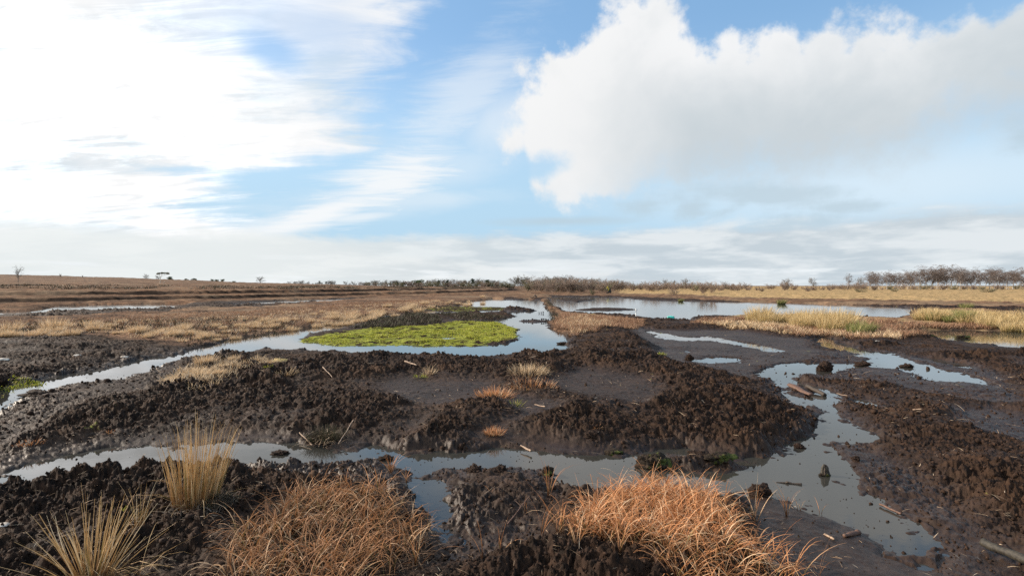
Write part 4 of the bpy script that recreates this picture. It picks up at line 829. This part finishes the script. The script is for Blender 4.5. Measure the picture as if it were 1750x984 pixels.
stick('stick', (692, 618), (712, 622), .014, .010, 'pwood', 'pale forked branch on the clod ridge', 'branch', SG, za=.3, forks=2, lift=(.08, .04), seed=10)
stick('stick', (552, 628), (568, 634), .009, .006, 'pwood', 'thin pale stick on the upper left of the ridge', 'stick', SG, za=.3, lift=(.03, .03), seed=11)
stick('stick', (512, 735), (534, 748), .006, .008, 'pwood', 'curved pale stalk below the heather bush', 'stick', SG, za=.1, lift=(.03, .02), seed=12)
stick('stick', (578, 742), (604, 722), .006, .005, 'pwood', 'slanting straw coloured stalk right of the heather bush', 'stick', SG, za=.15, lift=(.03, .04), seed=13)
stick('stick', (914, 690), (932, 696), .006, .008, 'pwood', 'light brown stick on the middle bank', 'stick', SG, za=.15, lift=(.03, .03), seed=14)
stick('stick', (1560, 700), (1575, 702), .008, .006, 'pwood', 'straw coloured stick on the right mound', 'stick', SG, za=.1, lift=(.03, .03), seed=15)
stick('stick', (890, 752), (908, 760), .007, .012, 'pwood', 'pale splinter on the bank above the middle channel', 'stick', SG, za=.1, lift=(.04, .03), seed=16)
stick('stick', (868, 900), (905, 868), .006, .004, 'rwood', 'thin red root arching over the mud bank', 'root', SG, za=.05, forks=2, lift=(.03, .05), seed=17)
stick('stick', (1430, 665), (1448, 672), .005, .005, 'pwood', 'fine pale stalk on the far side of the right channel', 'stick', SG, za=.1, lift=(.03, .03), seed=18)
def stump():
    x, y = P(1410, 812); root = bpy.data.objects.new('tree_stump', None); COL.objects.link(root); root.location = (x, y, 0); tag(root, 'small jagged mossy stump sticking out of the grey pool', 'stump')
    for k in range(6):
        a = k*1.05; b0 = (.030*math.cos(a), .024*math.sin(a), -.04); b1 = (.018*math.cos(a), .014*math.sin(a), .05+.03*random.random()); b2 = (.006*math.cos(a)-.004, .004*math.sin(a), .075+.035*random.random())
        link('splinter', stick_mesh('splinter', [b0, b1, b2], [.020, .013, .004], k, 7, rough=.4), M['gwood' if k % 2 else 'dwood'], root)
    link('base_lump', lump_mesh('base_lump', (.045, .035, .03), 5, .6), M['mossy'], root)
stump()
# white stake, turquoise scrap
def stake():
    x, y = P(1087, 541.5); d = y; me = stick_mesh('marker_stake', [(0, 0, -.2), (.01, 0, .3), (0, 0, .46)], [.035, .035, .033], 1, 10, rough=.03)
    o = link('marker_stake', me, M['plastic_white'], loc=(x, y, 0)); tag(o, 'white plastic marker stake standing in the right pond', 'stake')
    x, y = P(1147, 547); me = lump_mesh('plastic_bag', (.17, .08, .06), 44, .8, 3); o = link('plastic_bag', me, M['turq'], loc=(x, y, max(0, float(ground_z([(x, y)])[0]))+.03)); tag(o, 'crumpled turquoise plastic scrap on the pond shore', 'litter')
stake()
# little dams of dark piling boards
def dam(a, b, n, h, lab):
    A = np.array(P(*a)); B = np.array(P(*b)); root = bpy.data.objects.new('piling_dam', None); COL.objects.link(root); root.location = (A[0], A[1], 0); tag(root, lab, 'dam', 'small piling dams in the channels')
    for k in range(n):
        p = (B-A)*(k+.5)/n; w = np.linalg.norm(B-A)/n*.42; hh = h*random.uniform(.5, 1.15)
        link('pile', stick_mesh('pile', [(p[0], p[1], -.3), (p[0]+random.uniform(-.02, .02), p[1], hh*.6), (p[0], p[1], hh)], [w, w, w*.85], k, 8, rough=.12), M['piling'], root)
dam((893, 549), (939, 549), 12, .13, 'row of dark piles across the near end of the middle pond')
dam((650, 545), (684, 547), 8, .16, 'row of dark piles where the left channel meets the islands')
dam((906, 512), (918, 512), 5, .55, 'dark piling dam at the far end of the middle pond')
dam((920, 535.5), (930, 535.5), 3, .15, 'short piece of dark piling in the middle pond')
def excavator():
    x, y = PD(1043, 112); z = float(ground_z([(x, y)])[0]); root = bpy.data.objects.new('small_digger', None); COL.objects.link(root); root.location = (x, y, z); tag(root, 'small far digger with dark body and raised yellow arm', 'digger')
    def box(name, c, s, mt_, bev=.06):
        import bmesh
        bm = bmesh.new(); bmesh.ops.create_cube(bm, size=1); bmesh.ops.scale(bm, vec=s, verts=bm.verts); bmesh.ops.translate(bm, vec=c, verts=bm.verts); bmesh.ops.bevel(bm, geom=bm.edges[:], offset=bev, segments=2, affect='EDGES')
        me = bpy.data.meshes.new(name); bm.to_mesh(me); bm.free(); return link(name, me, M[mt_], root)
    box('track', (-.3, -.28, .12), (1.0, .2, .24), 'machine_dark', .08); box('track', (-.3, .28, .12), (1.0, .2, .24), 'machine_dark', .08)
    box('body', (-.15, 0, .42), (.7, .6, .34), 'machine_dark'); box('cab', (-.05, 0, .72), (.36, .4, .42), 'machine_dark')
    link('boom', stick_mesh('boom', [(-.3, 0, .5), (-.42, 0, 1.0), (-.50, 0, 1.45)], [.09, .08, .07], 1, 4, rough=.02), M['machine_yellow'], root)
    link('arm', stick_mesh('arm', [(-.50, 0, 1.45), (-.62, 0, 1.2), (-.66, 0, .95)], [.06, .06, .05], 2, 4, rough=.02), M['machine_yellow'], root)
    link('bucket', lump_mesh('bucket', (.12, .14, .12), 8, .2, 2), M['machine_dark'], root, (-.66, 0, .85))
excavator()

# ------------------------------------------------------------------ trees
def tube3(P0, P1, r0, r1):
    """many straight tapering three sided twigs at once"""
    d = P1-P0; L = np.linalg.norm(d, axis=1, keepdims=True)+1e-9; d = d/L
    ref = np.where(np.abs(d[:, 2:3]) > .8, [[1., 0, 0]], [[0, 0, 1.]]); u = np.cross(d, ref); u /= np.linalg.norm(u, axis=1, keepdims=True); w = np.cross(d, u)
    vs = []
    for (p, r) in ((P0, r0), (P1, r1)):
        for k in range(3):
            a = 2*math.pi*k/3; vs.append(p+(u*math.cos(a)+w*math.sin(a))*r[:, None])
    V = np.stack(vs, 1); n = len(P0); b = (np.arange(n)*6)[:, None]
    Q = np.stack([np.concatenate([b+k, b+(k+1) % 3, b+3+(k+1) % 3, b+3+k], 1) for k in range(3)], 1).reshape(-1, 4)
    return V.reshape(-1, 3), Q
def grow(seed, ht, kind):
    """returns trunk segments and twig segments; kinds: birch, oak, bush, flat"""
    g = np.random.default_rng(seed); thick = []; fine = []
    def branch(p, d, L, r, depth):
        k = 3 if depth else 5; pts = [p]
        for i in range(k):
            jit = g.normal(0, .13 if depth else .06, 3); d = d+jit
            if kind == 'birch' and depth >= 2: d[2] -= .22
            if kind == 'oak' and depth: d[2] += .02
            if kind == 'flat' and depth: d[2] *= .75
            d = d/np.linalg.norm(d); q = pts[-1]+d*L/k; r1 = r*(1-.16) if depth else r*.86
            (thick if depth < 2 else fine).append((pts[-1], q, r, r1)); pts.append(q); r = r1
            if depth < MAXD and (depth or i >= START):
                nb = NB[depth]
                for _ in range(nb):
                    a = g.uniform(0, 6.28); sp = g.uniform(*SPR[min(depth, len(SPR)-1)])
                    u = np.cross(d, (.3, .5, .8)); u /= np.linalg.norm(u); w = np.cross(d, u); nd = d*math.cos(sp)+(u*math.cos(a)+w*math.sin(a))*math.sin(sp)
                    if kind != 'flat' and depth == 0: nd[2] = abs(nd[2])*.6+.35
                    branch(q, nd/np.linalg.norm(nd), L*g.uniform(.35, .6)*(SH if depth == 0 else .85), r*.5, depth+1)
    if kind == 'birch': MAXD, NB, SPR, START, SH = 3, (3, 3, 3), ((.35, .85), (.4, .9), (.5, 1.1)), 1, .95; branch(np.zeros(3), np.array([g.normal(0, .06), g.normal(0, .06), 1.]), ht*.82, ht*.018, 0)
    elif kind == 'oak': MAXD, NB, SPR, START, SH = 3, (4, 3, 3), ((.6, 1.15), (.5, 1.0), (.5, 1.2)), 1, 1.0; branch(np.zeros(3), np.array([g.normal(0, .05), g.normal(0, .05), 1.]), ht*.66, ht*.026, 0)
    elif kind == 'flat': MAXD, NB, SPR, START, SH = 3, (4, 3, 4), ((.9, 1.3), (.5, 1.0), (.5, 1.2)), 3, 1.0; branch(np.zeros(3), np.array([.25, 0, 1.]), ht*.85, ht*.03, 0)
    else:
        MAXD, NB, SPR, START, SH = 2, (3, 3), ((.3, .8), (.4, 1.0)), 0, .9
        for _ in range(7):
            d = np.array([g.normal(0, .42), g.normal(0, .42), 1.]); branch(np.array([g.normal(0, .08), g.normal(0, .08), 0])*ht, d/np.linalg.norm(d), ht*g.uniform(.55, .95), ht*.012, 0)
    return thick, fine
def seg_mesh(name, segs, rmin=0.):
    a = np.array([s[0] for s in segs]); b = np.array([s[1] for s in segs]); r0 = np.maximum([s[2] for s in segs], rmin); r1 = np.maximum([s[3] for s in segs], rmin)
    V, Q = tube3(a, b, np.array(r0), np.array(r1)); return raw_mesh(name, V, Q, None, True)
def leafy(name, cents, rads, n, size, seed):
    g = np.random.default_rng(seed); w = np.array([r[0]*r[1]*r[2] for r in rads]); w = w/w.sum(); ch = g.choice(len(cents), n, p=w)
    d = g.normal(0, 1, (n, 3)); d /= np.linalg.norm(d, axis=1, keepdims=True); rr = g.uniform(.35, 1.05, n)**.6
    p = np.array(cents)[ch]+d*np.array(rads)[ch]*rr[:, None]
    u = g.normal(0, 1, (n, 3)); u /= np.linalg.norm(u, axis=1, keepdims=True); v = np.cross(u, g.normal(0, 1, (n, 3))); v /= np.linalg.norm(v, axis=1, keepdims=True)
    s = (size*g.uniform(.6, 1.4, n))[:, None]; V = np.stack([p-u*s, p-v*s*.6, p+u*s, p+v*s*.6], 1).reshape(-1, 3); Q = np.arange(n*4).reshape(-1, 4)
    return raw_mesh(name, V, Q)
PROT = {}
def tree_proto(key, kind, ht, tmat, cmat, seeds, rmin):
    PROT[key] = []
    for s in seeds:
        th, fi = grow(s, ht, kind); PROT[key].append((seg_mesh('trunk', [q for q in th if q[2] > ht*.0085], rmin*(2.6 if kind == 'birch' else 1.6)), seg_mesh('crown', [q for q in th if q[2] <= ht*.0085]+fi, rmin), tmat, cmat, None))
tree_proto('birch', 'birch', 10, 'bark_birch', 'twig_birch', (1, 2, 3, 4, 5), .024)
tree_proto('oak', 'oak', 10, 'bark', 'twig_grey', (11, 12, 13, 14), .028)
tree_proto('bush', 'bush', 4, 'twig_red', 'twig_red', (21, 22, 23), .018)
tree_proto('bush2', 'bush', 4, 'bark', 'twig_olive', (24, 25), .018)
PROT['pine'] = []
for s in (31, 32, 33):
    g = np.random.default_rng(s); th = [(np.array([0, 0, 0.]), np.array([.1, 0, 5.]), .22, .16), (np.array([.1, 0, 5.]), np.array([.2, .1, 8.5]), .16, .06)]; ce = []; ra = []
    for k in range(9):
        a = g.uniform(0, 6.3); hh = g.uniform(4.6, 9.0); rr = g.uniform(.6, 2.4)*(1.3-hh/11); c = np.array([rr*math.cos(a), rr*math.sin(a), hh]); ce.append(c); ra.append((g.uniform(.9, 1.6), g.uniform(.9, 1.6), g.uniform(.5, .9))); th.append((np.array([.1, 0, hh*.75]), c, .09, .04))
    PROT['pine'].append((seg_mesh('trunk', th), leafy('crown', ce, ra, 1500, .20, s), 'bark', 'needles', None))
PROT['ever'] = []
for s in (41, 42):
    g = np.random.default_rng(s); ce = [np.array([g.uniform(-2, 2), g.uniform(-2, 2), g.uniform(2, 6.5)]) for _ in range(12)]; ra = [(g.uniform(1, 1.9), g.uniform(1, 1.9), g.uniform(.9, 1.6)) for _ in ce]
    th = [(np.zeros(3), np.array([0, 0, 4.5]), .22, .12)]+[(np.array([0, 0, 1.5]), c, .09, .04) for c in ce]
    PROT['ever'].append((seg_mesh('trunk', th), leafy('crown', ce, ra, 1700, .24, s), 'bark', 'needles_light', None))
for k in PROT:
    for (a, b, ma, mb, _) in PROT[k]: a.materials.append(M[ma]); b.materials.append(M[mb])
HT = {'birch': 9.5, 'oak': 9, 'bush': 4, 'bush2': 4, 'pine': 9.6, 'ever': 7.6}
def tree(key, px, d, top, lab, cat='tree', group=None, wide=1., name=None, base=None):
    """tree in photo column px at distance d whose top reaches photo row top"""
    x, y = PD(px, d); z = float(ground_z([(x, y)])[0]) if base is None else base; ht = H+(HY-(top-(1.5 if d > 200 else 0)))/F*d-z; ht = max(ht, .8); s = ht/HT[key]
    root = bpy.data.objects.new(name or {'birch': 'birch_tree', 'oak': 'bare_tree', 'bush': 'bare_bush', 'bush2': 'bare_bush', 'pine': 'pine_tree', 'ever': 'evergreen_tree'}[key], None); COL.objects.link(root); root.location = (x, y, z-.1)
    root.rotation_euler = (0, 0, random.uniform(0, 6.3)); root.scale = (s*wide, s*wide, s); tag(root, lab, cat, group)
    a, b, *_ = random.choice(PROT[key])
    for nm, me in (('trunk' if 'bush' not in key else 'stems', a), ('crown', b)):
        o = bpy.data.objects.new(nm, me); COL.objects.link(o); o.parent = root
    return root
U1 = random.uniform
# birch wood at the far right
topc = ([1480, 1500, 1530, 1548, 1580, 1610, 1640, 1680, 1705, 1725, 1750, 1800], [476, 471, 468, 470, 466, 464, 466, 467, 462, 469, 466, 466])
for i in range(64):
    px = 1484+i*5.0+U1(-2, 2); tree('birch', px, U1(150, 195), float(np.interp(px, *topc))+U1(-2, 7), 'bare birch among the close ranks of the wood at the far right', group='birches of the wood on the right', wide=U1(1.1, 1.6))
for i in range(14):
    px = 1520+i*18+U1(-6, 6); tree('bush' if i % 3 else 'bush2', px, U1(135, 148), 487+U1(-3, 3), 'twiggy undergrowth bush along the foot of the birch wood', 'bush', 'bushes under the birch wood', wide=1.5)
for (key, px, d, top, w, lab, cat) in (
    ('birch', 1448, 160, 474, 1.0, 'thin lone birch, left of a pair before the wood', 'tree'), ('oak', 1468, 160, 475, 1.0, 'broad lone tree, right of a pair before the wood', 'tree'),
    ('oak', 1390, 165, 476, 1.0, 'slender bare tree standing over reddish bushes', 'tree'), ('oak', 1345, 165, 477, 1.2, 'rounded bare tree with dense reddish base beyond the right pond', 'tree'), ('bush', 1346, 150, 482, 1.4, 'dense reddish bush at the foot of the rounded bare tree', 'bush'),
    ('bush', 1380, 105, 489, 1.2, 'reddish bush below the slender bare tree', 'bush'), ('bush', 1418, 120, 486, 1.0, 'tall reddish bush between two lone trees', 'bush'), ('bush', 1303, 110, 490, 1.3, 'purple brown bush on the tan bank', 'bush'),
    ('oak', 1283, 200, 487, 1.0, 'small grey tree on the skyline above the tan bank', 'tree'), ('bush', 1200, 90, 483, 1.2, 'large twiggy bush on the far pond bank', 'bush'), ('bush', 1217, 92, 484, .9, 'thin twiggy bush right of the large one', 'bush'),
    ('oak', 1172, 190, 477, 1.2, 'broad bare tree above the scrub beyond the pond', 'tree'), ('oak', 1150, 195, 480, 1.0, 'pale bare tree between two broad ones', 'tree'), ('oak', 1137, 190, 479, 1.1, 'domed bare tree at the left of the scrub trio', 'tree'),
    ('bush', 1150, 85, 494, 1.2, 'low round bush on the tan slope', 'bush'), ('bush2', 1013, 90, 494, 1.0, 'small olive bush on the ruddy bank', 'bush'), ('bush2', 1470, 100, 494, 2.2, 'low spreading bush in front of the lone pair', 'bush'), ('bush2', 1530, 105, 495, 1.4, 'faint olive bush on the tan grass', 'bush'), ('bush2', 1690, 95, 496, 2.6, 'wide low scrub on the tan grass before the wood', 'bush')):
    tree(key, px, d, top, lab, cat, wide=w)
# scrub belt in the middle right
for i in range(72):
    px = 900+i*5.3+U1(-3, 3); tp = float(np.interp(px, [925, 1000, 1050, 1100, 1150, 1250, 1290], [479, 480, 482, 483.5, 484.5, 487, 489]))
    tree('bush' if i % 5 else 'bush2', px, U1(120, 175), tp+U1(-2.5, 3), 'brown bush in the scrub belt behind the right pond', 'bush', 'scrub belt behind the right pond', wide=U1(1.0, 1.6))
for i in range(22):
    px = 1240+i*14+U1(-5, 5); tree('bush', px, U1(125, 170), 489+U1(-6, 4), 'scattered brown bush along the skyline of the tan bank', 'bush', 'bushes along the skyline of the tan bank', wide=U1(.8, 2.4))
for i in range(22):
    px = 880+i*9+U1(-4, 4); tp = float(np.interp(px, [880, 960, 1000, 1060], [477, 476, 479, 484])); tree('oak', px, U1(220, 260), tp+U1(-2, 3), 'bare tree in the woodland behind the middle of the moor', group='bare trees of the middle woodland', wide=U1(1.4, 2.0))
# middle treeline
for (px, top, w) in ((885, 476, 1.1), (894, 478, 1.2), (930, 480, 1.), (808, 477, .8), (832, 479, .9), (795, 480, 1.0)): tree('pine', px, 250, top, 'dark pine crown rising over the bare woodland in the middle', group='pines in the middle woodland', wide=w)
tree('ever', 714, 240, 479, 'large dark green evergreen at the edge of the middle treeline', 'tree', wide=2.2, name='evergreen_tree')
tree('ever', 688, 240, 483, 'conical green tree left of the large evergreen', 'tree', wide=1.1)
tree('ever', 676, 245, 482, 'bushy light green tree second left of the large evergreen', 'tree', wide=1.4); tree('ever', 666, 250, 483.5, 'small light green tree third left of the large evergreen', 'tree', wide=1.0)
tree('pine', 833, 235, 479, 'dense dark pine at the right end of the middle treeline', 'tree', wide=1.3); tree('pine', 807, 235, 477.5, 'pine whose flat crown tops the middle treeline', 'tree', wide=.9); tree('pine', 765, 240, 479, 'dark pine just right of the large evergreen', 'tree', wide=1.2); tree('pine', 750, 242, 480, 'shorter pine beside the large evergreen', 'tree', wide=1.3)
for i in range(50):
    px = 625+i*4.6+U1(-3, 3); tp = float(np.interp(px, [625, 640, 700, 740, 850], [484, 481, 482, 481, 480])); tree('oak', px, U1(250, 290), tp+U1(-1.5, 3), 'bare grey tree in the treeline across the middle of the moor', group='bare trees of the middle treeline', wide=U1(1.3, 2.1))
for i in range(44):
    px = 622+i*5.9+U1(-3, 3); tree(random.choice(('bush', 'bush2', 'bush2')), px, U1(225, 250), 484.5+U1(-2, 1.5), 'low twiggy scrub bush along the foot of the middle treeline', 'bush', 'scrub along the middle treeline', wide=U1(1.2, 2.2))
for i in range(24):
    px = 495+i*5.6+U1(-3, 3)
    if 578 < px < 590: continue
    tree('oak', px, U1(330, 380), float(np.interp(px, [495, 510, 530, 575, 600, 630], [483, 481.5, 484, 482, 484, 484]))+U1(-1, 1.5), 'small distant tree in the left part of the far treeline', group='far trees on the left', wide=U1(1.2, 1.9))
for (key, px, top, d, w, lab) in (('oak', 445, 475, 330, 1.5, 'round lone tree on the heath skyline'), ('ever', 318, 477, 330, 1.4, 'left of two small dark trees on the heath skyline'), ('ever', 332, 476.5, 330, 1.6, 'right of two small dark trees on the heath skyline'),
                                 ('ever', 363, 478, 320, 1.3, 'leftmost dark tree of a low row on the heath skyline'), ('ever', 371, 478, 320, 1.6, 'middle dark tree of a low row on the heath skyline'), ('ever', 380, 478, 320, 1.4, 'rightmost dark tree of a low row on the heath skyline'),
                                 ('oak', 251, 471, 330, 1.2, 'small grey tree just left of the flat topped tree'), ('ever', 289, 473, 330, 1.6, 'dark tree peeping from behind the flat topped tree'), ('oak', 270, 473, 330, 1.4, 'faint tree behind the white trunk'), ('ever', 400, 481, 320, 2.4, 'low dark bush on the heath skyline'), ('pine', 546, 481, 330, 1.0, 'far dark pine in the left treeline'), ('pine', 557, 482, 330, 1.0, 'lower far pine in the left treeline'),
                                 ('bush', 103, 469.5, 260, .8, 'tiny bare sapling on the left skyline'), ('bush', 141, 471.5, 260, .5, 'very tiny sapling right of the other on the skyline')):
    tree(key, px, d, top, lab, 'bush' if 'bush' in key else 'tree', wide=w)
def lone_trees():
    # flat topped leaning tree with white trunk
    x, y = PD(277, 185); z = float(ground_z([(x, y)])[0]); ht = H+(HY-465.5)/F*185-z; root = bpy.data.objects.new('lone_tree', None); COL.objects.link(root); root.location = (x, y, z-.05); tag(root, 'flat topped windblown tree with white trunk on the left heath', 'tree')
    A = np.array; s = ht/2.0
    th = [(A([-.18, 0, 0])*s*2, A([-.14, 0, .5])*s*2, .07*s, .06*s), (A([-.14, 0, .5])*s*2, A([.0, 0, .8])*s*2, .055*s, .035*s), (A([.0, 0, .8])*s*2, A([-.15, 0, .92])*s*2, .03*s, .02*s), (A([-.14, 0, .5])*s*2, A([-.22, 0, .85])*s*2, .04*s, .02*s), (A([.12, 0, 0])*s*2, A([.26, 0, .22])*s*2, .05*s, .03*s), (A([.0, 0, .7])*s*2, A([.4, 0, .85])*s*2, .03*s, .02*s), (A([.4, 0, .85])*s*2, A([.55, 0, .92])*s*2, .02*s, .015*s)]
    me = seg_mesh('trunk', th); me.materials.append(M['barkpale']); link('trunk', me, None, root)
    g = np.random.default_rng(5); ce = [A([u, g.normal(0, .15), v])*s*2 for u, v in ((-.3, .88), (-.15, .94), (.02, .96), (.2, .95), (.38, .95), (.52, .90), (.1, .93))]; me = leafy('crown', ce, [(.30*s, .3*s, .15*s)]*len(ce), 900, .06*s, 3); me.materials.append(M['twig_olive']); link('crown', me, None, root)
    x, y = PD(31, 170); z = float(ground_z([(x, y)])[0]); ht = H+(HY-460)/F*170-z; th, fi = grow(77, ht/.8, 'oak'); root = bpy.data.objects.new('bare_tree', None); COL.objects.link(root); root.location = (x, y, z-.05); root.scale = (.75, .75, 1); tag(root, 'thin spindly bare tree near the left edge of the heath', 'tree')
    me = seg_mesh('trunk', th, .035); me.materials.append(M['bark']); link('trunk', me, None, root); me = seg_mesh('crown', fi[::4], .02); me.materials.append(M['twig_grey']); link('crown', me, None, root)
lone_trees()
